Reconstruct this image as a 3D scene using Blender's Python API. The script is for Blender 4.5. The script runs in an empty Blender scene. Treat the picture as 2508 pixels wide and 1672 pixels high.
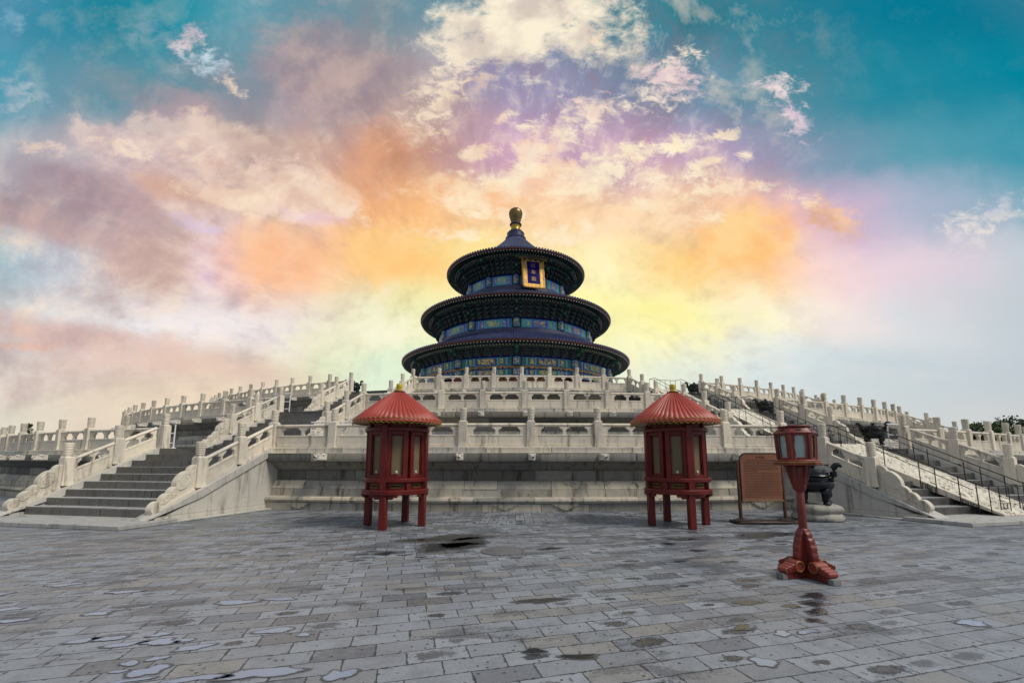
import bpy, bmesh, math, random
from math import sin, cos, pi, radians, atan2, sqrt, hypot
from mathutils import Matrix, Vector
random.seed(7)
scene = bpy.context.scene
COL = scene.collection

# ------------------------------------------------------------------ camera
CAM_D, CAM_H, PITCH, FPX = 58.5, 1.55, radians(7.7), 1050.0
cam = bpy.data.cameras.new("camera"); camo = bpy.data.objects.new("camera", cam); COL.objects.link(camo)
cam.sensor_width = 36.0; cam.lens = 36.0 * FPX / 2508
cam.shift_x = -9 / 2508; cam.shift_y = 147 / 2508
cam.clip_end = 6000; cam.clip_start = 0.05
camo.location = (0, -CAM_D, CAM_H); camo.rotation_euler = (pi / 2 + PITCH, 0, 0)
scene.camera = camo
scene.view_settings.view_transform = 'Standard'; scene.view_settings.look = 'None'
scene.view_settings.exposure = EXPO = 0.0; scene.view_settings.gamma = 1.0
scene.cycles.max_bounces = 6; scene.cycles.diffuse_bounces = 3; scene.cycles.glossy_bounces = 3
scene.cycles.use_denoising = True

def srgb(c):
    r = []
    for x in c:
        x = x / 255.0
        r.append(x / 12.92 if x <= 0.04045 else ((x + 0.055) / 1.055) ** 2.4)
    return (r[0], r[1], r[2], 1.0)

# ------------------------------------------------------------------ node helper
class NT:
    def __init__(s, tree):
        s.t = tree; s.n = tree.nodes; s.l = tree.links
    def new(s, typ, **kw):
        n = s.n.new(typ)
        for k, v in kw.items(): setattr(n, k, v)
        return n
    def link(s, a, b): s.l.new(a, b)
    def put(s, sock, v):
        if isinstance(v, bpy.types.NodeSocket): s.link(v, sock)
        elif v is not None:
            try: sock.default_value = v
            except Exception:
                sock.default_value = v[:3]
    def m(s, op, a, b=None, c=None, clamp=False):
        n = s.new('ShaderNodeMath', operation=op); n.use_clamp = clamp
        s.put(n.inputs[0], a)
        if b is not None: s.put(n.inputs[1], b)
        if c is not None: s.put(n.inputs[2], c)
        return n.outputs[0]
    def v(s, op, a, b=None, scale=None):
        n = s.new('ShaderNodeVectorMath', operation=op)
        s.put(n.inputs[0], a)
        if b is not None: s.put(n.inputs[1], b)
        if scale is not None: s.put(n.inputs[3], scale)
        return n.outputs['Value'] if op in ('LENGTH', 'DOT_PRODUCT', 'DISTANCE') else n.outputs[0]
    def mix(s, f, a, b, blend='MIX'):
        n = s.new('ShaderNodeMix', data_type='RGBA', blend_type=blend)
        s.put(n.inputs[0], f); s.put(n.inputs[6], a); s.put(n.inputs[7], b)
        return n.outputs[2]
    def noise(s, vec, scale, detail=4, rough=0.55, dist=0.0, col=False):
        n = s.new('ShaderNodeTexNoise'); n.inputs['Scale'].default_value = scale
        n.inputs['Detail'].default_value = detail; n.inputs['Roughness'].default_value = rough
        n.inputs['Distortion'].default_value = dist
        if vec is not None: s.link(vec, n.inputs['Vector'])
        return n.outputs['Color' if col else 'Fac']
    def rng(s, x, a, b, c=0.0, d=1.0, smooth=False):
        n = s.new('ShaderNodeMapRange'); n.interpolation_type = 'SMOOTHSTEP' if smooth else 'LINEAR'
        s.put(n.inputs[0], x)
        for i, q in zip((1, 2, 3, 4), (a, b, c, d)): s.put(n.inputs[i], q)
        return n.outputs[0]
    def sep(s, vec):
        n = s.new('ShaderNodeSeparateXYZ'); s.link(vec, n.inputs[0]); return n.outputs
    def comb(s, x, y, z=0.0):
        n = s.new('ShaderNodeCombineXYZ')
        for i, q in enumerate((x, y, z)): s.put(n.inputs[i], q)
        return n.outputs[0]
    def mapping(s, vec, loc=(0, 0, 0), rot=(0, 0, 0), scale=(1, 1, 1), typ='POINT'):
        n = s.new('ShaderNodeMapping', vector_type=typ); s.link(vec, n.inputs[0])
        n.inputs[1].default_value = loc; n.inputs[2].default_value = rot; n.inputs[3].default_value = scale
        return n.outputs[0]
    def ramp(s, f, stops, interp='LINEAR'):
        n = s.new('ShaderNodeValToRGB'); cr = n.color_ramp; cr.interpolation = interp
        while len(cr.elements) < len(stops): cr.elements.new(0.5)
        for e, (p, c) in zip(cr.elements, stops): e.position = p; e.color = c
        s.put(n.inputs[0], f); return n.outputs[0]

# ------------------------------------------------------------------ sky: sunset clouds laid out by direction (tangent plane of the northern sky)
def sky_dir(dx, dy):
    x = (dx * 1.06633 - 1263) / FPX; y = (dy * 1.06633 - 983) / FPX
    Y = cos(PITCH) + y * sin(PITCH); Z = sin(PITCH) - y * cos(PITCH)
    return x / Y, Z / Y
world = bpy.data.worlds.new("World"); scene.world = world; world.use_nodes = True
W = NT(world.node_tree); W.n.clear()
SKY_ROWS = [
 (-420, [(0,(30,125,150)),(600,(60,135,155)),(1100,(110,150,165)),(1700,(20,115,140)),(2352,(0,105,132))]),
 (20,  [(-300,(58,140,170)),(0,(58,140,170)),(250,(24,130,150)),(420,(40,145,165)),(560,(100,158,175)),(760,(96,145,162)),(860,(120,142,152)),(960,(110,145,160)),(1150,(95,140,158)),(1400,(58,130,145)),(1700,(50,126,145)),(2000,(6,122,148)),(2352,(0,118,145)),(2700,(0,115,140))]),
 (200, [(-300,(85,155,180)),(0,(80,158,180)),(200,(112,148,165)),(350,(80,145,162)),(450,(105,145,160)),(560,(120,148,162)),(660,(160,142,155)),(850,(168,148,152)),(980,(180,170,175)),(1130,(150,145,175)),(1300,(150,148,178)),(1450,(122,138,165)),(1600,(110,142,165)),(1750,(88,140,158)),(2000,(36,136,158)),(2352,(0,132,156)),(2700,(0,128,150))]),
 (350, [(-300,(180,175,185)),(0,(176,178,190)),(150,(186,180,186)),(300,(196,175,180)),(480,(188,165,165)),(650,(205,178,165)),(800,(204,160,142)),(900,(200,150,122)),(1050,(205,165,165)),(1200,(205,165,190)),(1330,(200,165,190)),(1480,(205,165,190)),(1650,(178,160,190)),(1850,(140,155,180)),(2100,(88,155,174)),(2352,(60,150,172)),(2700,(50,140,165))]),
 (480, [(-300,(170,155,160)),(0,(165,150,160)),(120,(185,168,175)),(230,(170,150,158)),(420,(210,180,175)),(560,(220,195,182)),(700,(238,205,182)),(830,(245,182,130)),(960,(250,190,130)),(1100,(253,210,160)),(1300,(255,214,170)),(1500,(255,220,180)),(1680,(250,200,172)),(1850,(225,185,195)),(1960,(205,180,205)),(2100,(178,182,205)),(2352,(132,175,192)),(2700,(120,165,185))]),
 (620, [(-300,(190,195,200)),(0,(165,190,200)),(120,(190,190,198)),(260,(205,175,166)),(400,(212,180,168)),(480,(228,200,212)),(600,(252,196,158)),(720,(254,200,158)),(820,(255,208,140)),(1000,(253,226,150)),(1180,(255,232,150)),(1400,(255,244,190)),(1560,(255,212,135)),(1750,(255,200,140)),(1860,(250,215,205)),(2000,(238,214,222)),(2200,(220,208,220)),(2352,(198,206,214)),(2700,(190,200,208))]),
 (740, [(-300,(200,195,190)),(0,(215,212,210)),(300,(228,222,222)),(500,(235,228,230)),(680,(236,226,222)),(800,(236,228,200)),(930,(236,236,180)),(1200,(255,250,184)),(1450,(255,249,178)),(1600,(254,248,188)),(1750,(252,244,210)),(1920,(240,228,224)),(2100,(216,220,224)),(2352,(196,206,212)),(2700,(190,200,208))]),
 (840, [(-300,(225,210,205)),(0,(228,214,204)),(200,(224,206,196)),(400,(228,206,192)),(600,(232,214,196)),(760,(230,236,200)),(900,(222,240,212)),(1200,(235,245,200)),(1500,(232,238,215)),(1750,(218,228,226)),(2000,(202,214,220)),(2352,(194,204,210)),(2700,(188,198,206))]),
 (930, [(-300,(222,218,205)),(0,(226,222,206)),(250,(228,212,192)),(500,(238,218,192)),(700,(234,228,190)),(900,(226,240,214)),(1500,(222,232,222)),(1750,(214,226,228)),(2000,(206,214,216)),(2352,(206,208,208)),(2700,(200,205,206))]),
]
tc = W.new('ShaderNodeTexCoord').outputs['Generated']
dirv = W.v('NORMALIZE', tc)
dx_, dy_, dz_ = W.sep(dirv)
den = W.m('MAXIMUM', dy_, 0.16)
P0 = W.comb(W.m('DIVIDE', dx_, den), W.m('DIVIDE', dz_, den), 0.0)
w1 = W.noise(P0, 2.3, 5, 0.55, col=True)
w2 = W.noise(P0, 9.0, 4, 0.6, col=True)
warp = W.v('ADD', W.v('SCALE', W.v('SUBTRACT', w1, (0.5, 0.5, 0.5)), scale=0.22), W.v('SCALE', W.v('SUBTRACT', w2, (0.5, 0.5, 0.5)), scale=0.07))
P = W.v('ADD', P0, warp)
px, pz, _ = W.sep(P)
U0, U1 = -1.75, 1.75
uu = W.m('DIVIDE', W.m('SUBTRACT', px, U0), U1 - U0, clamp=True)
colr = None; prev = None
for yy, stops in SKY_ROWS:
    st = []
    for sx, c in stops:
        x_, z_ = sky_dir(sx, yy)
        st.append((min(1, max(0, (x_ - U0) / (U1 - U0))), srgb(c)))
    row = W.ramp(uu if colr is None else W.m('MULTIPLY_ADD', colr, 1e-6, uu), st, 'LINEAR')
    z = sky_dir(1184, yy)[1]
    if colr is None: colr = row
    else: colr = W.mix(W.rng(pz, prev, z, smooth=True), colr, row)
    prev = z
# cloud texture: radiating streaks (cloud deck seen in perspective) plus fine turbulence
conv = sky_dir(1180, 830)
rel = W.v('SUBTRACT', P0, (conv[0], conv[1], 0))
rx, rz, _ = W.sep(rel)
ang = W.m('ARCTAN2', rx, rz); rad = W.v('LENGTH', rel)
streak_n = W.noise(W.comb(W.m('MULTIPLY', ang, 2.6), W.m('MULTIPLY', rad, 1.15), 0.3), 2.2, 10, 0.66, 0.25)
puff_n = W.noise(W.mapping(P0, (3.1, 0.4, 0)), 5.2, 11, 0.63, 0.35)
fine_n = W.noise(W.mapping(P0, (1.7, 2.2, 0), scale=(1, 1.25, 1)), 12.0, 12, 0.70, 0.25)
cl = W.m('ADD', W.m('MULTIPLY', puff_n, 0.55), W.m('MULTIPLY', fine_n, 0.45))
# soft light and shade over the whole cloud field, weaker towards the clear right and the hazy horizon
field = W.m('MULTIPLY', W.rng(px, 0.95, 0.35, 0.04, 1.0, True), W.m('MULTIPLY', W.rng(pz, 0.05, 0.3, 0.25, 1.0, True), W.rng(W.m('SUBTRACT', pz, W.m('MULTIPLY', px, 0.35)), 1.35, 0.85, 0.25, 1.0, True)))
lum = W.m('MULTIPLY_ADD', W.m('MULTIPLY', W.m('SUBTRACT', streak_n, 0.5), W.m('MULTIPLY', field, W.rng(rad, 0.25, 0.95, 0.0, 1.0, True))), 1.05, 1.0)
lum = W.m('ADD', lum, W.m('MULTIPLY', W.m('MULTIPLY', W.m('SUBTRACT', cl, 0.5), field), 0.5))
colr = W.v('MULTIPLY', colr, W.comb(lum, W.m('POWER', lum, 1.06), W.m('POWER', lum, 1.12)))
sunp = W.v('ADD', P0, W.v('SCALE', rel, scale=-0.055))
puff_s = W.noise(W.mapping(sunp, (3.1, 0.4, 0)), 5.2, 11, 0.63, 0.35)
strk_s = W.noise(W.comb(W.m('MULTIPLY', W.m('ADD', ang, 0.035), 2.6), W.m('MULTIPLY', W.m('MULTIPLY', rad, 0.945), 1.15), 0.3), 2.2, 10, 0.66, 0.25)
relf = W.m('ADD', W.m('MULTIPLY', W.m('SUBTRACT', puff_n, puff_s), 1.5), W.m('MULTIPLY', W.m('SUBTRACT', streak_n, strk_s), W.m('MULTIPLY', W.rng(rad, 0.2, 0.7, 0, 1, True), 1.1)))
relf = W.m('MULTIPLY', relf, field)
colr = W.mix(W.m('MULTIPLY', relf, 1.5, clamp=True), colr, srgb((255, 232, 206)))
colr = W.mix(W.m('MULTIPLY', relf, -0.9, clamp=True), colr, srgb((168, 128, 138)))
wisp = W.m('MULTIPLY', W.rng(W.m('ADD', W.m('MULTIPLY', cl, 0.7), W.m('MULTIPLY', streak_n, 0.3)), 0.53, 0.68, 0, 1, True), W.m('MULTIPLY', W.rng(px, 0.7, 0.3, 0.0, 1.0, True), W.m('MULTIPLY', W.rng(pz, 0.12, 0.34, 0.0, 0.42, True), W.rng(pz, 1.1, 0.8, 0.0, 1.0, True))))
colr = W.mix(wisp, colr, srgb((254, 232, 205)))
# (centre x, y, radius x, radius y, tilt degrees, light colour, shade colour, strength, edge noise)
CLOUDS = [
 (1200,50,225,125,-14,(252,240,215),(214,200,188),1.0,1.25),
 (1100,130,120,60,-30,(250,236,212),(220,205,192),0.95,1.5),
 (1545,185,105,52,-48,(252,235,215),(225,200,205),1.0,1.7),
 (1490,165,50,30,30,(240,215,210),(215,190,200),0.9,1.8),
 (1352,248,88,44,-8,(255,240,215),(238,214,200),1.0,1.5),
 (1270,305,62,45,20,(255,240,210),(240,215,195),0.95,1.5),
 (1790,190,52,44,30,(246,228,222),(215,195,205),1.0,1.5),
 (1828,270,38,44,-30,(240,218,222),(205,185,205),0.9,1.6),
 (1525,335,110,30,-8,(255,243,212),(250,220,185),1.0,1.5),
 (1705,348,36,18,0,(255,240,210),(245,215,195),0.9,1.4),
 (1000,245,110,60,-38,(252,232,205),(215,185,165),0.85,1.8),
 (430,95,40,44,25,(235,212,215),(190,180,190),0.9,1.6),
 (465,150,66,34,15,(205,222,232),(150,180,195),0.9,1.7),
 (45,200,70,38,10,(176,190,200),(130,165,185),0.8,1.6),
 (20,45,36,34,10,(150,185,205),(110,165,190),0.7,1.6),
 (340,55,60,36,0,(135,165,180),(110,155,172),0.6,1.5),
 (2260,505,100,40,-28,(246,232,218),(212,210,218),0.6,1.9),
 (2230,560,60,30,-10,(240,228,218),(215,210,215),0.7,1.7),
 (300,185,130,46,25,(142,152,162),(118,140,152),0.7,1.0),
 (420,255,190,52,18,(180,156,163),(150,136,148),0.75,0.9),
 (320,325,180,40,16,(226,204,196),(204,180,182),0.75,1.3),
 (140,415,170,42,24,(180,156,163),(160,140,152),0.75,0.9),
 (570,335,150,44,25,(232,206,186),(206,176,166),0.75,1.3),
 (410,445,140,34,22,(216,172,150),(198,160,148),0.8,1.0),
 (570,475,160,36,18,(254,230,202),(240,206,182),0.75,1.4),
 (90,505,190,44,20,(178,153,156),(158,140,150),0.75,0.9),
 (700,512,130,26,12,(244,208,226),(232,196,216),0.7,1.1),
 (460,525,100,22,14,(228,206,230),(216,196,216),0.7,1.1),
 (60,772,120,14,3,(242,186,162),(232,176,156),0.7,0.8),
 (770,170,260,150,42,(196,170,165),(150,135,145),0.75,1.0),
 (560,215,250,60,22,(160,150,162),(128,140,152),0.6,1.1),
 (880,370,130,110,35,(228,165,125),(195,140,112),0.75,1.0),
 (620,590,160,74,12,(254,200,160),(252,182,132),0.8,1.0),
 (900,600,170,66,8,(255,208,140),(255,196,120),0.8,0.9),
 (1700,545,200,95,-14,(255,214,150),(255,186,105),0.95,0.9),
 (1915,490,85,48,12,(250,205,165),(222,170,130),0.9,1.1),
 (1500,712,250,44,10,(255,251,176),(255,246,146),0.6,0.9),
 (830,770,220,56,-6,(255,250,222),(240,240,205),0.75,1.2),
 (130,755,300,40,9,(226,186,170),(200,165,160),0.8,0.7),
 (420,830,420,46,6,(232,198,180),(222,190,178),0.6,0.8),
 (1290,410,250,50,-8,(255,240,205),(255,205,165),0.6,2.1),
 (1120,450,190,50,5,(255,236,200),(252,190,140),0.7,1.5),
 (430,330,200,50,25,(232,208,196),(196,168,168),0.65,1.3),
 (620,440,200,60,20,(250,226,200),(222,186,168),0.7,1.4),
 (250,470,230,48,30,(196,166,168),(164,144,152),0.65,1.0),
 (190,560,240,44,22,(210,178,172),(180,155,158),0.65,0.9),
 (60,640,160,26,10,(208,220,228),(190,205,215),0.5,1.0),
 (2050,860,220,26,-5,(222,220,216),(205,212,218),0.4,0.9),
 (1095,345,70,20,-4,(255,241,210),(254,224,186),0.75,1.7),
 (1400,372,80,34,-8,(255,241,210),(254,224,186),0.75,1.7),
 (1245,392,66,24,5,(255,241,210),(254,224,186),0.75,1.7),
 (1560,408,80,20,-6,(255,241,210),(254,224,186),0.75,1.7),
 (1655,440,88,26,-4,(255,241,210),(254,224,186),0.75,1.7),
 (1480,468,105,24,-4,(255,241,210),(254,224,186),0.75,1.7),
 (1335,438,95,26,4,(255,241,210),(254,224,186),0.75,1.7),
 (1125,402,86,24,6,(255,241,210),(254,224,186),0.75,1.7),
 (1050,470,84,24,8,(255,241,210),(254,224,186),0.75,1.7),
 (1185,486,105,26,0,(255,241,210),(254,224,186),0.75,1.7),
 (1385,512,88,24,-4,(255,241,210),(254,224,186),0.75,1.7),
 (1600,378,56,15,-10,(255,241,210),(254,224,186),0.75,1.7),
 (1745,424,54,16,-6,(255,241,210),(254,224,186),0.75,1.7),
 (1848,452,46,18,10,(255,241,210),(254,224,186),0.75,1.7),
 (1290,540,95,26,0,(255,241,210),(254,224,186),0.75,1.7),
 (1060,545,95,22,6,(255,241,210),(254,224,186),0.75,1.7),
 (1560,505,90,22,-6,(255,241,210),(254,224,186),0.75,1.7),
 (1150,278,40,14,-30,(255,241,210),(254,224,186),0.75,1.7),
 (1660,300,40,14,-30,(255,241,210),(254,224,186),0.75,1.7),
 (1370,85,26,20,40,(255,241,210),(254,224,186),0.75,1.7),
 (700,420,85,30,24,(250,228,204),(232,204,190),0.7,1.8),
 (610,405,75,28,28,(250,228,204),(232,204,190),0.7,1.8),
 (300,335,90,24,18,(250,228,204),(232,204,190),0.7,1.8),
 (110,345,70,20,14,(250,228,204),(232,204,190),0.7,1.8),
 (760,500,80,22,12,(250,228,204),(232,204,190),0.7,1.8),
 (480,395,70,22,26,(250,228,204),(232,204,190),0.7,1.8),
 (520,195,40,16,20,(250,228,204),(232,204,190),0.7,1.8),
]
en = W.m('SUBTRACT', cl, 0.5)
tiny_n = W.noise(W.mapping(P0, (4.3, 1.1, 0), (0, 0, 0.6), (1.0, 1.5, 1)), 21.0, 10, 0.70, 0.5)
en_s = W.m('SUBTRACT', W.m('ADD', W.m('MULTIPLY', fine_n, 0.35), W.m('MULTIPLY', tiny_n, 0.65)), 0.5)
shade_n = W.rng(W.noise(W.mapping(P0, (0.3, 5.2, 0)), 7.0, 7, 0.6, 0.2), 0.36, 0.62, 0, 1, True)
Pw = W.v('ADD', P0, W.v('SCALE', warp, scale=0.75))
for cx, cy, rx_, ry_, rot, ca, cb, stg, ed in CLOUDS:
    c = sky_dir(cx, cy); e = sky_dir(cx + rx_, cy); d = sky_dir(cx, cy - ry_)
    loc = W.mapping(W.v('ADD', Pw, W.v('SCALE', colr, scale=1e-6)), (c[0], c[1], 0), (0, 0, radians(-rot)), (abs(e[0] - c[0]) * 1.15, abs(d[1] - c[1]) * 1.15, 1), 'TEXTURE')
    r = W.v('LENGTH', loc)
    f = W.m('ADD', W.m('SUBTRACT', 1.0, r), W.m('MULTIPLY', en_s if rx_ < 130 else en, ed * (3.4 if rx_ < 130 else 2.6)))
    msk = W.rng(f, 0.0, 1.0 if rx_ < 130 else (0.5 if ed > 1.2 else 0.9), 0, stg, True)
    colr = W.mix(msk, colr, W.mix(shade_n, srgb(cb), srgb(ca)))
# the sky behind and overhead: pale broken overcast over a physical sky
nis = W.new('ShaderNodeTexSky', sky_type='NISHITA'); nis.sun_disc = False
SUN_EL, SUN_ROT = radians(52), radians(118)
nis.sun_elevation = SUN_EL; nis.sun_rotation = SUN_ROT
nisc = W.v('SCALE', nis.outputs[0], scale=0.09)
over = W.mix(W.rng(W.noise(dirv, 2.2, 6, 0.6), 0.35, 0.65, 0, 1, True), srgb((178, 196, 216)), srgb((232, 232, 232)))
rear = W.mix(0.25, over, nisc)
REAR = 0.72
rear = W.v('SCALE', rear, scale=REAR)
fb = W.rng(dy_, 0.30, 0.52, 0, 1, True)
tot = W.mix(fb, rear, colr)
bg = W.new('ShaderNodeBackground'); W.link(tot, bg.inputs[0]); bg.inputs[1].default_value = 1.0
wo = W.new('ShaderNodeOutputWorld'); W.link(bg.outputs[0], wo.inputs[0])
world.cycles.sampling_method = 'MANUAL'; world.cycles.sample_map_resolution = 512

# ------------------------------------------------------------------ soft sun through cloud
sun = bpy.data.lights.new("sun", 'SUN'); suno = bpy.data.objects.new("sun", sun); COL.objects.link(suno)
sun.energy = 2.6; sun.angle = radians(18); sun.color = (1.0, 0.93, 0.82)
sd = Vector((sin(SUN_ROT) * cos(SUN_EL), cos(SUN_ROT) * cos(SUN_EL), sin(SUN_EL)))
suno.rotation_euler = sd.to_track_quat('Z', 'Y').to_euler()
suno.location = (40, -40, 60)
# ------------------------------------------------------------------ materials
def mat_base(name):
    m = bpy.data.materials.new(name); m.use_nodes = True
    T = NT(m.node_tree); T.n.clear()
    out = T.new('ShaderNodeOutputMaterial'); b = T.new('ShaderNodeBsdfPrincipled')
    T.link(b.outputs[0], out.inputs[0])
    return m, T, b
def bump(T, b, h, strength=0.3, dist=0.01):
    n = T.new('ShaderNodeBump'); n.inputs['Strength'].default_value = strength
    n.inputs['Distance'].default_value = dist; T.link(h, n.inputs['Height']); T.link(n.outputs[0], b.inputs['Normal'])
def lin(c): return (c[0], c[1], c[2], 1.0)
def simple(name, c, rough=0.5, metal=0.0, var=0.25, scale=6.0, bmp=0.0, spec=0.5, c2=None, coat=0.0):
    m, T, b = mat_base(name)
    tcn = T.new('ShaderNodeTexCoord').outputs['Object']
    n = T.noise(tcn, scale, 6, 0.6)
    dark = c2 if c2 else tuple(x * (1 - var) for x in c)
    T.link(T.mix(T.rng(n, 0.32, 0.68, 0, 1, True), lin(dark), lin(c)), b.inputs['Base Color'])
    T.put(b.inputs['Roughness'], T.rng(n, 0.3, 0.7, rough * 0.8, min(1, rough * 1.2)))
    b.inputs['Metallic'].default_value = metal; b.inputs['Specular IOR Level'].default_value = spec
    b.inputs['Coat Weight'].default_value = coat
    if bmp: bump(T, b, T.noise(tcn, scale * 5, 6, 0.65), bmp, 0.01)
    return m
def attr(T, name):
    a = T.new('ShaderNodeAttribute'); a.attribute_type = 'GEOMETRY'; a.attribute_name = name; return a
def stone_mat(name, light, grey, dirt, rnd_attr=False, carve=0.0, rough=0.75, dirt_amt=1.0):
    m, T, b = mat_base(name)
    geo = T.new('ShaderNodeNewGeometry'); pos = geo.outputs['Position']
    tcn = T.new('ShaderNodeTexCoord').outputs['Object']
    big = T.noise(pos, 0.9, 5, 0.6, 0.4); med = T.noise(pos, 4.5, 8, 0.68, 0.6); fine = T.noise(pos, 32, 5, 0.7)
    if rnd_attr:
        r = attr(T, 'rnd').outputs['Fac']; tone = attr(T, 'tone').outputs['Fac']
    else:
        r = T.new('ShaderNodeObjectInfo').outputs['Random']; tone = None
    f = T.m('ADD', T.m('MULTIPLY', r, 0.95), T.m('MULTIPLY', T.m('SUBTRACT', big, 0.5), 1.3), clamp=True)
    c = T.mix(f, lin(grey), lin(light))
    c = T.mix(T.m('MULTIPLY', T.rng(med, 0.42, 0.66, 0, 1, True), 0.35), c, lin(tuple(x * 1.18 for x in light)))
    # run-off streaks and lichen
    sv = T.mapping(pos, scale=(5.0, 5.0, 0.55))
    stk = T.noise(sv, 1.0, 7, 0.65, 0.3)
    d = T.m('MULTIPLY', T.rng(stk, 0.50, 0.72, 0, 1, True), 0.75 * dirt_amt)
    c = T.mix(d, c, lin(dirt))
    c = T.mix(T.m('MULTIPLY', T.rng(med, 0.58, 0.74, 0, 1, True), 0.55 * dirt_amt), c, lin(tuple(x * 0.8 for x in dirt)))
    c = T.mix(T.m('MULTIPLY', T.rng(fine, 0.55, 0.75, 0, 1, True), 0.25), c, lin(dirt))
    if tone is not None:
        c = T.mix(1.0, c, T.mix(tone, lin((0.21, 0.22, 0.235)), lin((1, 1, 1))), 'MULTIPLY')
    T.link(c, b.inputs['Base Color'])
    T.put(b.inputs['Roughness'], T.rng(med, 0.3, 0.7, rough - 0.15, rough + 0.1))
    h = T.m('ADD', T.m('MULTIPLY', med, 0.8), T.m('MULTIPLY', fine, 0.35))
    if carve:
        v = T.new('ShaderNodeTexVoronoi', feature='SMOOTH_F1'); v.inputs['Scale'].default_value = carve
        T.link(T.v('ADD', tcn, T.v('SCALE', T.noise(tcn, 8, 3, 0.5, col=True), scale=0.10)), v.inputs['Vector'])
        wv = T.m('SINE', T.m('MULTIPLY', v.outputs['Distance'], 16.0))
        h = T.m('ADD', h, T.m('MULTIPLY', wv, 0.7))
    bump(T, b, h, 0.4, 0.015)
    return m

M = {}
M['marble'] = stone_mat('white_marble', (0.74, 0.665, 0.535), (0.53, 0.485, 0.41), (0.19, 0.155, 0.11), dirt_amt=1.15)
M['marble_carved'] = stone_mat('carved_marble', (0.70, 0.66, 0.575), (0.56, 0.53, 0.465), (0.22, 0.19, 0.145), carve=9.0, dirt_amt=0.9)
def ramp_mat():
    m, T, b = mat_base('carved_ramp_marble')
    geo = T.new('ShaderNodeNewGeometry'); pos = geo.outputs['Position']
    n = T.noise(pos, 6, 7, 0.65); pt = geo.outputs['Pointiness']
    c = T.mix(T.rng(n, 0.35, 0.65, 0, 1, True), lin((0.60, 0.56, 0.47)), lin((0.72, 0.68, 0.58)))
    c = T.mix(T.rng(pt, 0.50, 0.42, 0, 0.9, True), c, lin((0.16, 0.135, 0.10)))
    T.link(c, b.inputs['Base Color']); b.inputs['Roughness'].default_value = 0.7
    bump(T, b, n, 0.4, 0.02); return m
M['ramp'] = ramp_mat()
M['wall'] = stone_mat('terrace_stone', (0.60, 0.54, 0.42), (0.29, 0.29, 0.285), (0.085, 0.075, 0.06), rnd_attr=True, dirt_amt=1.25)
M['deck'] = stone_mat('deck_stone', (0.40, 0.39, 0.37), (0.29, 0.29, 0.285), (0.10, 0.095, 0.085))
M['step'] = stone_mat('step_stone', (0.125, 0.118, 0.108), (0.072, 0.071, 0.069), (0.04, 0.036, 0.032), rough=0.3)
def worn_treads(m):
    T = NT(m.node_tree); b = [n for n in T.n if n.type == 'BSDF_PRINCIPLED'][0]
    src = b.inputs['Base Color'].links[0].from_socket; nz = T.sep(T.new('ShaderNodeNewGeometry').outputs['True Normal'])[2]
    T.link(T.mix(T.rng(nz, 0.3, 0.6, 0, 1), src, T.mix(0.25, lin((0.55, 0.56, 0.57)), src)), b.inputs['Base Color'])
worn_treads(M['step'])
M['cheek'] = stone_mat('cheek_stone', (0.56, 0.53, 0.465), (0.42, 0.41, 0.385), (0.14, 0.125, 0.10))
M['drain'] = stone_mat('dark_drain_stone', (0.16, 0.16, 0.165), (0.10, 0.10, 0.105), (0.04, 0.04, 0.042))
M['boulder'] = stone_mat('boulder_stone', (0.36, 0.345, 0.30), (0.24, 0.235, 0.21), (0.09, 0.08, 0.06))

def tile_mat():
    m, T, b = mat_base('glazed_blue_tile')
    pos = T.new('ShaderNodeNewGeometry').outputs['Position']
    n = T.noise(pos, 1.4, 6, 0.65); f = T.noise(pos, 16, 4, 0.6)
    c = T.mix(T.rng(n, 0.35, 0.65, 0, 1, True), lin((0.020, 0.024, 0.068)), lin((0.036, 0.042, 0.120)))
    c = T.mix(T.m('MULTIPLY', T.rng(f, 0.55, 0.75, 0, 1, True), 0.4), c, lin((0.06, 0.06, 0.08)))
    T.link(c, b.inputs['Base Color']); T.put(b.inputs['Roughness'], T.rng(f, 0.3, 0.7, 0.22, 0.5))
    bump(T, b, f, 0.3, 0.02); return m
M['tile'] = tile_mat()
M['fascia'] = simple('red_brown_fascia', (0.17, 0.040, 0.026), 0.6, var=0.4, scale=3)
M['soffit'] = simple('dark_green_soffit', (0.012, 0.030, 0.028), 0.6, var=0.5, scale=3)
M['rafter'] = simple('painted_rafter', (0.020, 0.055, 0.045), 0.55, var=0.6, scale=4)
M['rafter_end'] = simple('pale_rafter_end', (0.70, 0.72, 0.66), 0.5, var=0.4, scale=5)
M['bracket'] = simple('dark_teal_bracket', (0.022, 0.052, 0.055), 0.55, var=0.7, scale=1.2, c2=(0.012, 0.020, 0.038))
M['bracket_gold'] = simple('bracket_edge', (0.10, 0.12, 0.085), 0.5, var=0.5, scale=2)
M['green_box'] = simple('green_beam_head', (0.020, 0.13, 0.085), 0.5, var=0.4, scale=3)
M['hall_red'] = simple('hall_red_lacquer', (0.16, 0.018, 0.012), 0.45, var=0.35, scale=1.0)
M['gold'] = simple('gilded_wood', (0.62, 0.36, 0.085), 0.42, 0.55, var=0.4, scale=2.0, bmp=0.4)
M['gold_dark'] = simple('dark_gilding', (0.22, 0.15, 0.055), 0.33, 0.75, var=0.35, scale=1.2)
M['gold_neck'] = simple('bright_gilding', (0.55, 0.40, 0.06), 0.35, 0.7, var=0.5, scale=4, bmp=0.4)
M['blue_board'] = simple('deep_blue_board', (0.003, 0.003, 0.13), 0.6, var=0.25, scale=0.8, spec=0.1)
M['glyph'] = simple('gilded_lettering', (0.36, 0.20, 0.06), 0.4, 0.5, var=0.3, scale=3)
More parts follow.
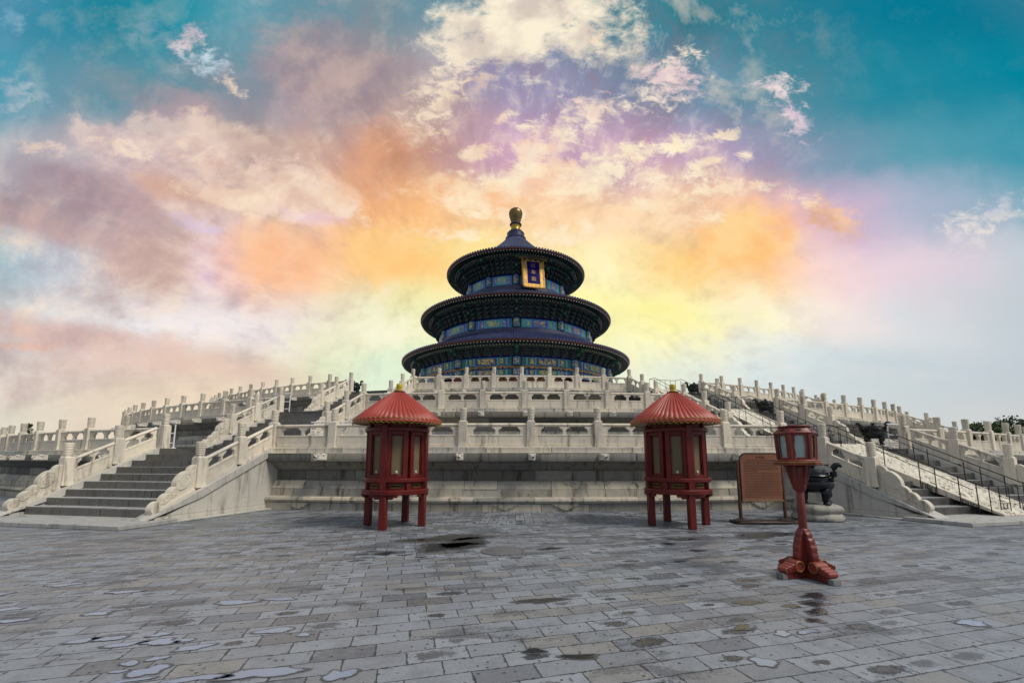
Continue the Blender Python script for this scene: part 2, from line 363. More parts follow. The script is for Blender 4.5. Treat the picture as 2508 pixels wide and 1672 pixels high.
def frieze_mat(name, base, alt, asp, gstr=1.0):
    m, T, b = mat_base(name)
    uv = T.new('ShaderNodeUVMap').outputs[0]; u, v, _ = T.sep(uv)
    rnd = T.new('ShaderNodeObjectInfo').outputs['Random']
    cu = T.m('MULTIPLY', T.m('ABSOLUTE', T.m('SUBTRACT', u, 0.5)), 2.0)       # 0 centre, 1 end
    cv = T.m('MULTIPLY', T.m('ABSOLUTE', T.m('SUBTRACT', v, 0.5)), 2.0)
    q = T.comb(T.m('MULTIPLY', u, asp), v, T.m('MULTIPLY', rnd, 9.0))
    wob = T.m('MULTIPLY', T.m('SINE', T.m('MULTIPLY', v, 19.0)), 0.02)
    alt_f = T.m('GREATER_THAN', T.m('FRACT', T.m('MULTIPLY', rnd, 7.3)), 0.5)
    ground = T.mix(alt_f, lin(base), lin(alt)); ground2 = T.mix(alt_f, lin(alt), lin(base))
    zone = T.m('LESS_THAN', T.m('ADD', cu, wob), 0.46)
    c = T.mix(zone, ground2, ground)
    def band(x, w): return T.m('LESS_THAN', T.m('ABSOLUTE', x), w)
    cyan = lin((0.05, 0.42, 0.50)); pale = lin((0.45, 0.55, 0.55)); gold = lin((0.74, 0.58, 0.14))
    for e in (0.46, 0.80):
        c = T.mix(band(T.m('SUBTRACT', T.m('ADD', cu, wob), e), 0.018), c, cyan)
        c = T.mix(band(T.m('SUBTRACT', T.m('ADD', cu, wob), e + 0.028), 0.008), c, pale)
    gn = T.noise(q, 5.5, 5, 0.62, 0.6)
    for cx_, wx in ((0.16, 0.22), (0.62, 0.085)):
        inside = T.m('MULTIPLY', T.rng(T.m('ABSOLUTE', T.m('SUBTRACT', cu, cx_)), wx, wx * 0.6, 0, 1), T.rng(cv, 0.72, 0.5, 0, 1))
        g = T.m('MULTIPLY', inside, T.rng(gn, 0.47, 0.53, 0, gstr))
        c = T.mix(g, c, gold)
    vo = T.new('ShaderNodeTexVoronoi'); vo.inputs['Scale'].default_value = 7; vo.inputs['Randomness'].default_value = 0.15; T.link(q, vo.inputs['Vector'])
    dots = T.m('MULTIPLY', T.m('LESS_THAN', vo.outputs['Distance'], 0.16), T.m('GREATER_THAN', cu, 0.84))
    c = T.mix(dots, c, lin((0.5, 0.5, 0.42)))
    c = T.mix(T.m('GREATER_THAN', cv, 0.86), c, lin((0.012, 0.03, 0.24)))
    c = T.mix(band(T.m('SUBTRACT', cv, 0.82), 0.03), c, cyan)
    c = T.mix(T.m('GREATER_THAN', cu, 0.965), c, lin((0.015, 0.22, 0.22)))
    w = T.noise(q, 2.0, 4, 0.6)
    c = T.mix(T.m('MULTIPLY', T.rng(w, 0.4, 0.7, 0, 1), 0.25), c, lin((0.10, 0.13, 0.17)))
    T.link(c, b.inputs['Base Color']); b.inputs['Roughness'].default_value = 0.5
    return m
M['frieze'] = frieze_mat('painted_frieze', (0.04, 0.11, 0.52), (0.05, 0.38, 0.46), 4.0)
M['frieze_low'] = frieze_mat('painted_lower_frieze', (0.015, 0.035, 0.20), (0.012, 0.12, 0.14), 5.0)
M['frieze_small'] = frieze_mat('painted_column_head', (0.03, 0.07, 0.33), (0.02, 0.14, 0.20), 0.9)
M['frieze_gold'] = simple('gilded_relief_strip', (0.42, 0.27, 0.10), 0.5, 0.3, var=0.75, scale=3.5, bmp=0.5)

# street objects
M['lacquer'] = simple('red_lacquer', (0.135, 0.013, 0.009), 0.42, var=0.22, scale=2.2, bmp=0.06, spec=0.3, c2=(0.095, 0.0085, 0.007))
M['roof_red'] = simple('red_painted_roof', (0.36, 0.046, 0.028), 0.45, var=0.2, scale=2.0, bmp=0.08)
M['dark_hole'] = simple('dark_recess', (0.006, 0.005, 0.005), 0.9)
M['gold_line'] = simple('gold_paint', (0.46, 0.31, 0.035), 0.5, 0.1, var=0.4, scale=9)
M['yellow'] = simple('yellow_glaze', (0.62, 0.46, 0.02), 0.3, var=0.3, scale=5)
M['paper'] = simple('window_paper', (0.17, 0.132, 0.082), 0.6, spec=0.15, var=0.15, scale=1.5)
M['candle'] = simple('pale_bulb', (0.55, 0.50, 0.40), 0.5)
M['iron'] = simple('black_iron_patina', (0.010, 0.012, 0.016), 0.32, 0.35, var=0.4, scale=4, bmp=0.10)
M['rail_iron'] = simple('dark_metal_rail', (0.022, 0.020, 0.020), 0.45, 0.4, var=0.3)
M['white_pipe'] = simple('white_painted_pipe', (0.70, 0.71, 0.72), 0.35, var=0.1)
M['sign_face'] = simple('copper_sign_face', (0.27, 0.105, 0.052), 0.45, 0.3, var=0.22, scale=1.6)
M['sign_text'] = simple('engraved_text', (0.085, 0.034, 0.02), 0.6)
M['sign_wood'] = simple('brown_metal_frame', (0.10, 0.038, 0.022), 0.4, 0.3, var=0.3)
M['sign_base'] = simple('dark_base_plate', (0.035, 0.018, 0.015), 0.45, 0.2)
M['lamp_red'] = simple('weathered_red_paint', (0.17, 0.019, 0.011), 0.45, var=0.3, scale=5, bmp=0.12, c2=(0.105, 0.011, 0.007))
M['lamp_pink'] = simple('faded_red_scroll', (0.25, 0.042, 0.028), 0.5, var=0.35, scale=7, bmp=0.1, c2=(0.16, 0.022, 0.014))
M['ochre'] = simple('ochre_trim', (0.30, 0.145, 0.025), 0.5, var=0.4, scale=9)
M['worn_grey'] = simple('worn_wood_block', (0.20, 0.20, 0.20), 0.8, var=0.5, scale=8, bmp=0.3)
def glass_mat():
    m, T, b = mat_base('frosted_lamp_glass')
    b.inputs['Base Color'].default_value = (0.42, 0.52, 0.54, 1); b.inputs['Roughness'].default_value = 0.16
    b.inputs['Transmission Weight'].default_value = 0.25; b.inputs['Specular IOR Level'].default_value = 0.8
    b.inputs['Coat Weight'].default_value = 0.6; b.inputs['Coat Roughness'].default_value = 0.03
    return m
M['glass'] = glass_mat()
M['leaf'] = simple('tree_leaf', (0.055, 0.105, 0.028), 0.55, var=0.5, scale=0.35, c2=(0.030, 0.065, 0.018))
M['cypress_leaf'] = simple('cypress_leaf', (0.030, 0.055, 0.020), 0.6, var=0.5, scale=0.6)
M['bark'] = simple('bark', (0.10, 0.075, 0.05), 0.9, var=0.4, scale=3, bmp=0.4)

# ------------------------------------------------------------------ paving
def paving():
    m, T, b = mat_base('wet_grey_paving')
    pos = T.new('ShaderNodeNewGeometry').outputs['Position']
    x, y, _ = T.sep(pos)
    R = T.m('SQRT', T.m('ADD', T.m('MULTIPLY', x, x), T.m('MULTIPLY', y, y)))
    A = T.m('ARCTAN2', x, T.m('MULTIPLY', y, -1.0))
    wob = T.v('SCALE', T.v('SUBTRACT', T.noise(pos, 2.2, 3, 0.5, col=True), (0.5, 0.5, 0.5)), scale=0.035)
    wob = T.v('ADD', wob, T.v('SCALE', T.v('SUBTRACT', T.noise(pos, 22, 4, 0.65, col=True), (0.5, 0.5, 0.5)), scale=0.016))
    flat = T.v('ADD', T.mapping(pos, rot=(0, 0, radians(-15.1))), wob)
    pol = T.comb(R, T.m('MULTIPLY', A, 47.0), 0.0)
    isp = T.m('MULTIPLY', T.m('LESS_THAN', R, 47.9), T.m('LESS_THAN', T.m('ABSOLUTE', A), 0.145))
    vec = T.mix(isp, flat, pol)
    vx, vy, _ = T.sep(vec)
    BW, BH = 0.48, 0.225
    gy = T.m('DIVIDE', vy, BH); row = T.m('FLOOR', gy)
    gx = T.m('ADD', T.m('DIVIDE', vx, BW), T.m('ADD', T.m('MULTIPLY', T.m('FLOORED_MODULO', row, 2.0), 0.5), T.m('MULTIPLY', T.m('SINE', T.m('MULTIPLY', row, 2.7)), 0.07)))
    colm = T.m('FLOOR', gx)
    fu = T.m('SUBTRACT', gx, colm); fv = T.m('SUBTRACT', gy, row)
    wn = T.new('ShaderNodeTexWhiteNoise', noise_dimensions='3D'); T.link(T.comb(colm, row, isp), wn.inputs['Vector'])
    ra, rb, rc = T.sep(wn.outputs['Color']); tone = wn.outputs['Value']
    du = T.m('MULTIPLY', T.m('MINIMUM', fu, T.m('SUBTRACT', 1.0, fu)), BW)
    dv_ = T.m('MULTIPLY', T.m('MINIMUM', fv, T.m('SUBTRACT', 1.0, fv)), BH)
    med = T.noise(pos, 3.2, 8, 0.68, 0.4); fine = T.noise(pos, 34, 8, 0.74); big = T.noise(pos, 0.35, 4, 0.55)
    chip = T.noise(pos, 13, 6, 0.7)
    edge = T.m('SUBTRACT', T.m('MINIMUM', du, dv_), T.m('MULTIPLY', T.rng(chip, 0.5, 0.8, 0, 1), 0.022))
    mort = T.rng(edge, 0.0015, 0.0062, 1, 0, True)
    c = T.mix(tone, lin((0.192, 0.210, 0.243)), lin((0.285, 0.308, 0.348)))
    left = T.rng(x, 1.0, -3.0, 0.15, 0.45)
    c = T.mix(T.m('MULTIPLY', T.m('LESS_THAN', ra, left), T.m('MULTIPLY', rb, 0.65)), c, lin((0.272, 0.256, 0.228)))
    c = T.mix(T.m('MULTIPLY', T.m('GREATER_THAN', rb, 0.93), 0.6), c, lin((0.115, 0.125, 0.150)))
    c = T.mix(T.m('MULTIPLY', T.rng(med, 0.42, 0.70, 0, 1, True), 0.5), c, lin((0.125, 0.128, 0.135)))
    c = T.mix(T.m('MULTIPLY', T.rng(fine, 0.52, 0.70, 0, 1, True), 0.5), c, lin((0.085, 0.087, 0.090)))
    c = T.mix(T.m('MULTIPLY', T.rng(fine, 0.46, 0.34, 0, 1, True), 0.35), c, lin((0.37, 0.38, 0.39)))
    pit = T.new('ShaderNodeTexVoronoi'); pit.inputs['Scale'].default_value = 15; T.link(pos, pit.inputs['Vector'])
    pits = T.m('MULTIPLY', T.rng(pit.outputs['Distance'], 0.24, 0.12, 0, 1), T.m('GREATER_THAN', T.sep(pit.outputs['Color'])[0], 0.62))
    c = T.mix(T.m('MULTIPLY', pits, 0.85), c, lin((0.035, 0.036, 0.038)))
    # worn hollows in single bricks holding damp: ovals a little inside the brick's edge
    hu = T.m('DIVIDE', T.m('SUBTRACT', fu, T.m('ADD', 0.5, T.m('MULTIPLY', T.m('SUBTRACT', rb, 0.5), 0.3))), T.m('ADD', 0.18, T.m('MULTIPLY', rc, 0.28)))
    hv = T.m('DIVIDE', T.m('SUBTRACT', fv, 0.5), T.m('ADD', 0.20, T.m('MULTIPLY', rc, 0.20)))
    hr_ = T.m('SQRT', T.m('ADD', T.m('MULTIPLY', hu, hu), T.m('MULTIPLY', hv, hv)))
    hf = T.m('ADD', T.m('SUBTRACT', 1.0, hr_), T.m('ADD', T.m('MULTIPLY', T.m('SUBTRACT', chip, 0.5), 2.2), T.m('MULTIPLY', T.m('SUBTRACT', fine, 0.5), 1.4)))
    near_wall = T.rng(T.m('ADD', R, 0.0), 51.5, 48.0, 0.0, 0.14)
    sel = T.m('GREATER_THAN', T.m('ADD', ra, near_wall), 0.76)
    hollow = T.m('MULTIPLY', T.rng(hf, 0.0, 0.45, 0, 1, True), sel)
    # whole bricks soaked dark near the wall, and broad damp drifting along the courses
    soak = T.m('MULTIPLY', T.m('GREATER_THAN', rc, T.rng(R, 47.0, 53.5, 0.78, 0.97)), T.rng(chip, 0.35, 0.6, 0.4, 0.85))
    dv = T.mapping(flat, scale=(0.75, 2.6, 1.0))
    dn = T.m('ADD', T.m('ADD', T.m('MULTIPLY', T.noise(dv, 1.25, 6, 0.62, 0.3), 0.80), T.m('MULTIPLY', T.m('SUBTRACT', fine, 0.5), 0.20)), T.m('MULTIPLY', big, 0.20))
    dn = T.m('ADD', dn, T.rng(R, 55.0, 50.5, 0.0, 0.06))
    broad = T.m('MULTIPLY', T.rng(dn, 0.555, 0.62, 0, 1, True), T.rng(T.m('ADD', tone, fine), 0.4, 1.0, 0.45, 0.95))
    damp = T.m('MAXIMUM', T.m('MAXIMUM', hollow, soak), broad)
    wet = T.m('MULTIPLY', hollow, T.m('GREATER_THAN', rb, 0.45))
    c = T.mix(T.m('MULTIPLY', damp, 0.72), c, lin((0.060, 0.066, 0.078)))
    c = T.mix(T.m('MULTIPLY', wet, T.rng(fine, 0.42, 0.58, 1.0, 0.45)), c, lin((0.030, 0.033, 0.038)))
    c = T.mix(T.m('MULTIPLY', mort, 0.85), c, lin((0.034, 0.034, 0.034)))
    T.link(c, b.inputs['Base Color'])
    rg = T.m('ADD', T.rng(tone, 0, 1, 0.38, 0.58), T.m('MULTIPLY', T.m('SUBTRACT', med, 0.5), 0.5))
    rg = T.m('SUBTRACT', rg, T.m('MULTIPLY', damp, 0.18))
    rg = T.m('MULTIPLY', rg, T.rng(wet, 0, 1, 1, 0.75))
    T.link(T.m('MAXIMUM', rg, 0.25), b.inputs['Roughness'])
    h = T.m('ADD', T.m('MULTIPLY', mort, -1.4), T.m('MULTIPLY', tone, 0.35))
    h = T.m('ADD', h, T.m('MULTIPLY', T.m('ADD', T.m('MULTIPLY', med, 0.9), T.m('MULTIPLY', fine, 0.45)), T.rng(wet, 0, 1, 1, 0.05)))
    h = T.m('ADD', h, T.m('MULTIPLY', pits, -0.5))
    b.inputs['Specular IOR Level'].default_value = 0.28; b.inputs['Specular Tint'].default_value = (0.6, 0.82, 1.0, 1)
    bump(T, b, h, 0.7, 0.014)
    return m
M['paving'] = paving()
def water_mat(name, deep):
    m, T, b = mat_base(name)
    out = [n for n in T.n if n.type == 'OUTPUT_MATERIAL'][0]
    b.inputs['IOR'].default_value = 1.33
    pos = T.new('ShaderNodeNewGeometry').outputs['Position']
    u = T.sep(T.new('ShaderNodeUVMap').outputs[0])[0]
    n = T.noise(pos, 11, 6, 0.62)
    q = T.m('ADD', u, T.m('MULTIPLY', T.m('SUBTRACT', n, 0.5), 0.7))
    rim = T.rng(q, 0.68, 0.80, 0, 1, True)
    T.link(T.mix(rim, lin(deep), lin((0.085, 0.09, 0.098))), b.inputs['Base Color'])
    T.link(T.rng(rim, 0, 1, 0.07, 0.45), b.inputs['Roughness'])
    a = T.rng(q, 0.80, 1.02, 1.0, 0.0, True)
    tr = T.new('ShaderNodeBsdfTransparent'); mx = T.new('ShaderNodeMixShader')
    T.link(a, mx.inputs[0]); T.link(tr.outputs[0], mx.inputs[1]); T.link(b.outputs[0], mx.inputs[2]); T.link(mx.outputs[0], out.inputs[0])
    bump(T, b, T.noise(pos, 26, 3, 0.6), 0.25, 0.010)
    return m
M['sky_tint_water'] = water_mat('sky_tinted_puddle', (0.20, 0.265, 0.37))  # bluish base colour paints a sky reflection into these puddles
M['water'] = water_mat('clear_rain_puddle', (0.030, 0.032, 0.036))


# ------------------------------------------------------------------ mesh builder
class MB:
    def __init__(s): s.v = []; s.f = []; s.r = []; s.tn = []; s.uv = []; s.sm = []; s.cur = (0.5, 1.0); s.smooth = True; s.X = None
    def add(s, verts, faces, uvs=None):
        o = len(s.v)
        if s.X is not None: verts = [tuple(s.X @ Vector(p)) for p in verts]
        s.v += [tuple(p) for p in verts]
        for i, fc in enumerate(faces):
            s.f.append([o + k for k in fc]); s.r.append(s.cur[0]); s.tn.append(s.cur[1]); s.sm.append(s.smooth)
            s.uv.append(uvs[i] if uvs else None)
    def box(s, c, d, taper=1.0):
        x, y, z = d[0] / 2, d[1] / 2, d[2] / 2; t = taper
        vs = [(c[0] + a * x * (t if e > 0 else 1), c[1] + b * y * (t if e > 0 else 1), c[2] + e * z) for e in (-1, 1) for a, b in ((-1, -1), (1, -1), (1, 1), (-1, 1))]
        s.add(vs, [(3, 2, 1, 0), (4, 5, 6, 7), (0, 1, 5, 4), (1, 2, 6, 5), (2, 3, 7, 6), (3, 0, 4, 7)])
    def prism(s, pts, t, axis='y', off=0.0):
        """extrude a closed 2-D outline (x,z) by thickness t along y"""
        n = len(pts); vs = []
        for sgn in (-0.5, 0.5):
            for a, b in pts:
                vs.append((a, off + sgn * t, b) if axis == 'y' else (a, b, off + sgn * t))
        fs = [tuple(range(n)), tuple(range(2 * n - 1, n - 1, -1))]
        fs += [(i, i + n, (i + 1) % n + n, (i + 1) % n) for i in range(n)]
        sm = s.smooth; s.smooth = False; s.add(vs, fs); s.smooth = sm
    def lathe(s, prof, n=24, c=(0, 0, 0), a0=0.0, a1=2 * pi, cap=False, rot=0.0):
        full = abs(a1 - a0 - 2 * pi) < 1e-6; k = n if full else n + 1
        vs = []
        for r, z in prof:
            for i in range(k):
                a = a0 + rot + (a1 - a0) * i / n
                vs.append((c[0] + r * sin(a), c[1] - r * cos(a), c[2] + z))
        fs = []
        for j in range(len(prof) - 1):
            for i in range(n):
                i2 = (i + 1) % k
                fs.append((j * k + i, j * k + i2, (j + 1) * k + i2, (j + 1) * k + i))
        if cap:
            fs.append(tuple(range(k - 1, -1, -1))); fs.append(tuple((len(prof) - 1) * k + i for i in range(k)))
        s.add(vs, fs)
    def tube(s, path, r, n=8, close=False):
        P_ = [Vector(p) for p in path]; k = len(P_); vs = []; rr = r if isinstance(r, (list, tuple)) else [r] * k
        up = Vector((0, 0, 1))
        for i, p in enumerate(P_):
            a = P_[i - 1] if i else (P_[-1] if close else p); b = P_[(i + 1) % k] if (i < k - 1 or close) else p
            t = (b - a).normalized(); q = up if abs(t.z) < 0.95 else Vector((1, 0, 0))
            e1 = t.cross(q).normalized(); e2 = e1.cross(t)
            for j in range(n):
                w = 2 * pi * j / n; vs.append(tuple(p + (e1 * cos(w) + e2 * sin(w)) * rr[i]))
        fs = []
        for i in range(k if close else k - 1):
            i2 = (i + 1) % k
            for j in range(n): fs.append((i * n + j, i * n + (j + 1) % n, i2 * n + (j + 1) % n, i2 * n + j))
        if not close: fs.append(tuple(range(n - 1, -1, -1))); fs.append(tuple((k - 1) * n + j for j in range(n)))
        s.add(vs, fs)
    def bar(s, a, b, w, h):
        a = Vector(a); b = Vector(b); t = (b - a).normalized(); q = Vector((0, 0, 1)) if abs(t.z) < 0.95 else Vector((1, 0, 0))
        e1 = t.cross(q).normalized() * w / 2; e2 = e1.cross(t).normalized() * h / 2
        vs = [tuple(p + x * e1 + y * e2) for p in (a, b) for x, y in ((-1, -1), (1, -1), (1, 1), (-1, 1))]
        s.add(vs, [(3, 2, 1, 0), (4, 5, 6, 7), (0, 1, 5, 4), (1, 2, 6, 5), (2, 3, 7, 6), (3, 0, 4, 7)])
    def ball(s, c, r, n=12, sc=(1, 1, 1)):
        prof = [(max(1e-4, sin(pi * i / (n // 2 + 1))) * 1.0, -cos(pi * i / (n // 2 + 1))) for i in range(n // 2 + 2)]
        X = s.X; L = Matrix.Translation(c) @ Matrix.Diagonal((r * sc[0], r * sc[1], r * sc[2], 1))
        s.X = (X @ L) if X is not None else L; s.lathe(prof, n); s.X = X
    def mesh(s, name, mat, bevel=0.0, sharp=38, recalc=True, seg=1):
        me = bpy.data.meshes.new(name); me.from_pydata(s.v, [], s.f)
        me.attributes.new('rnd', 'FLOAT', 'FACE').data.foreach_set('value', s.r)
        me.attributes.new('tone', 'FLOAT', 'FACE').data.foreach_set('value', s.tn)
        if any(u is not None for u in s.uv):
            ul = me.uv_layers.new(name='UVMap'); k = 0
            for p, u in zip(me.polygons, s.uv):
                for q in range(len(p.vertices)):
                    if u is not None: ul.data[k].uv = u[q]
                    k += 1
        if bevel or recalc:
            bm = bmesh.new(); bm.from_mesh(me)
            if recalc: bmesh.ops.recalc_face_normals(bm, faces=bm.faces)
            if bevel:
                ed = [e for e in bm.edges if len(e.link_faces) == 2 and e.calc_face_angle(0) > 0.6]
                bmesh.ops.bevel(bm, geom=ed, offset=bevel, segments=seg, affect='EDGES', clamp_overlap=True)
            bm.to_mesh(me); bm.free()
        me.shade_smooth(); me.set_sharp_from_angle(angle=radians(sharp))
        me.materials.append(mat); return me
    def build(s, name, mat, parent=None, **kw):
        return put(name, s.mesh(name, mat, **kw), parent)
def put(name, me, parent=None, loc=None, rz=0.0):
    o = bpy.data.objects.new(name, me); COL.objects.link(o)
    if parent is not None: o.parent = parent
    if loc is not None: o.location = loc
    if rz: o.rotation_euler = (0, 0, rz)
    return o
def thing(name, label, cat, loc=(0, 0, 0), rz=0.0, group=None):
    o = bpy.data.objects.new(name, None); COL.objects.link(o); o.location = loc; o.rotation_euler = (0, 0, rz)
    o.empty_display_size = 0.2
    return tag(o, label, cat, group)
def tag(o, label, cat, group=None):
    o['label'] = label; o['category'] = cat
    if group: o['group'] = group
    return o
def structure(o): o['kind'] = 'structure'; return o
def copy_tree(o, parent=None):
    c = o.copy(); COL.objects.link(c)
    if parent is not None: c.parent = parent
    for ch in list(o.children): copy_tree(ch, c)
    return c
def at(R, deg, z=0.0): a = radians(deg); return (R * sin(a), -R * cos(a), z)
# ------------------------------------------------------------------ ground
g = MB(); g.smooth = False
rings = [0, 60, 90, 140, 250, 500, 1200, 2500]
g.lathe([(max(r, 0.01), 0) for r in rings], 64)
structure(g.build('plaza_ground', M['paving'], recalc=False))

# ------------------------------------------------------------------ terraces
STEP = 2.71; A0 = 0.6
RING = [45.0, 39.55, 34.1]; ZT = [1.93, 3.80, 5.62]; ZB = [0.0, 1.93, 3.80]
# stair frames: anchor angle of the near top post, direction, lateral sign, widths per tier
FL = [dict(a=-10.24, th=[-15.0, -14.0, -13.6], lt=[-11.0, -12.0, -12.5], s=-1, w=[4.62, 4.55, 4.2]),
      dict(a=11.44, th=[27.0, 20.0, 18.0], lt=[14.0, 15.0, 15.0], s=1, w=[5.6, 5.4, 5.05], ramp=True),
      dict(a=39.9, th=[44.5, 44.0, 44.0], s=1, w=[4.75, 4.6, 4.2])]
def frame(f, t):
    th = radians(f['th'][t]); o = at(RING[t], f['a']); s = f['s']
    lt = radians(f.get('lt', f['th'])[t])
    return o, (sin(th), -cos(th)), (s * cos(lt), s * sin(lt))
def fpt(fr, u, v, z):
    o, d, l = fr; return (o[0] + d[0] * u + l[0] * v, o[1] + d[1] * u + l[1] * v, z)
def span(f, t):
    p = fpt(frame(f, t), 0, f['w'][t], 0); b = math.degrees(atan2(p[0], -p[1]))
    return min(f['a'], b), max(f['a'], b)
LIM = [(-50, 55), (-62, 66), (-68, 72)]
# courses: (outline of the face as (offset from ring, height 0..1), block length, tone)
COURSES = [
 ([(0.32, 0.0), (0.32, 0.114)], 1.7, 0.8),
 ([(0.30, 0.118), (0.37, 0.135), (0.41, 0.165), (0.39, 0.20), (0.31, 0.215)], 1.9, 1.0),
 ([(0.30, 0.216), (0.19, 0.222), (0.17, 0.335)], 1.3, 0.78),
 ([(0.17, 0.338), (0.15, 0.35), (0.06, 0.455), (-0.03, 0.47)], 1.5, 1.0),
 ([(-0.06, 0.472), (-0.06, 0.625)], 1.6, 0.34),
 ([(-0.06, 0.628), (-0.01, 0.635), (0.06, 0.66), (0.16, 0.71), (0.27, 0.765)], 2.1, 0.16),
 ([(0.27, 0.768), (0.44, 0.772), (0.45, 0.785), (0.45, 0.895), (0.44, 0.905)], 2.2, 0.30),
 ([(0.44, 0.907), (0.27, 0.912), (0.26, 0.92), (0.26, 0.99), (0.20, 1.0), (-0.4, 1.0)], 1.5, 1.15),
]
CNAME = ['plinth', 'torus_moulding', 'lower_course', 'sloped_course', 'waist', 'cove', 'cornice', 'coping']
def blocks(mb, R, z0, H, prof, a, b):
    """one stone block of a course swept over the angles a..b, its ends turned in for the joint"""
    n = max(2, int((b - a) * R / 0.7) + 1); gap = 0.009 / R
    offs = [(a, -0.035), (a + gap, 0.0)] + [(a + (b - a) * i / n, 0.0) for i in range(1, n)] + [(b - gap, 0.0), (b, -0.035)]
    jr = random.uniform(-0.012, 0.012); vs = []
    for an, dr in offs:
        for r, h in prof:
            q = R + r + dr + jr; vs.append((q * sin(an), -q * cos(an), z0 + h * H))
    k = len(prof)
    mb.add(vs, [(i * k + j, (i + 1) * k + j, (i + 1) * k + j + 1, i * k + j + 1) for i in range(len(offs) - 1) for j in range(k - 1)])
TL = ['lowest marble terrace with stepped stone base rising from the wet plaza', 'middle marble terrace ring set back above the lowest one',
      'topmost marble terrace ring carrying the round blue-roofed hall']
# dragon-head water spout
sp = MB()
sp.box((0, -0.02, 0), (0.19, 0.36, 0.20)); sp.box((0, -0.25, -0.015), (0.165, 0.16, 0.165), 0.85)
sp.ball((0.065, -0.30, 0.05), 0.035, 8); sp.ball((-0.065, -0.30, 0.05), 0.035, 8)
sp.ball((0.085, -0.10, 0.07), 0.05, 8, (0.7, 1.6, 0.9)); sp.ball((-0.085, -0.10, 0.07), 0.05, 8, (0.7, 1.6, 0.9)); sp.ball((0, -0.335, -0.0), 0.06, 8, (1.1, 0.8, 0.7))
SPOUT = sp.mesh('waterspout', M['marble_carved'], bevel=0.03, seg=2)
sp = MB(); sp.lathe([(0.0001, 0), (0.022, 0), (0.022, 0.01)], 10); SPH = sp.mesh('spout_hole', M['dark_hole'])
TERR = []
for t in range(3):
    R, z0, H = RING[t], ZB[t], ZT[t] - ZB[t]
    T_ = thing('marble_terrace', TL[t], 'terrace', (0, 0, z0), group='rings of the triple marble terrace'); TERR.append(T_)
    sk = [span(f, t) for f in FL]
    for ci, (prof, bl, tone) in enumerate(COURSES):
        mb = MB(); a = radians(LIM[t][0]) + random.random() * bl / R
        while a < radians(LIM[t][1]):
            b = a + bl / R * random.uniform(0.65, 1.35)
            m = math.degrees((a + b) / 2)
            nxt = b; hit = [(radians(lo + 0.12), radians(hi - 0.12)) for lo, hi in sk if a < radians(hi - 0.12) and b > radians(lo + 0.12)]
            if hit:
                lo, hi = hit[0]
                if a < lo: b = nxt = lo
                else:
                    if mb.v: mb.build(CNAME[ci], M['wall'], T_, recalc=False); mb = MB()
                    a = hi + 1e-5; continue
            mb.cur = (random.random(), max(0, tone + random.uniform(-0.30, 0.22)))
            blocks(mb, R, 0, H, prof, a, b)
            a = b
        if mb.v: mb.build(CNAME[ci], M['wall'], T_, recalc=False)
    mb = MB(); mb.cur = (0.2, 0.3)
    mb.lathe([(R - 0.10, 0), (R - 0.10, H - 0.02)], 128, a0=radians(-95), a1=radians(95)); mb.build('core', M['wall'], T_, recalc=False)
    mb = MB(); rin = RING[t + 1] - 0.5 if t < 2 else 0.5
    mb.lathe([(R + 0.22, H - 0.004), (rin, H - 0.004)], 128); mb.build('deck', M['deck'], T_, recalc=False)

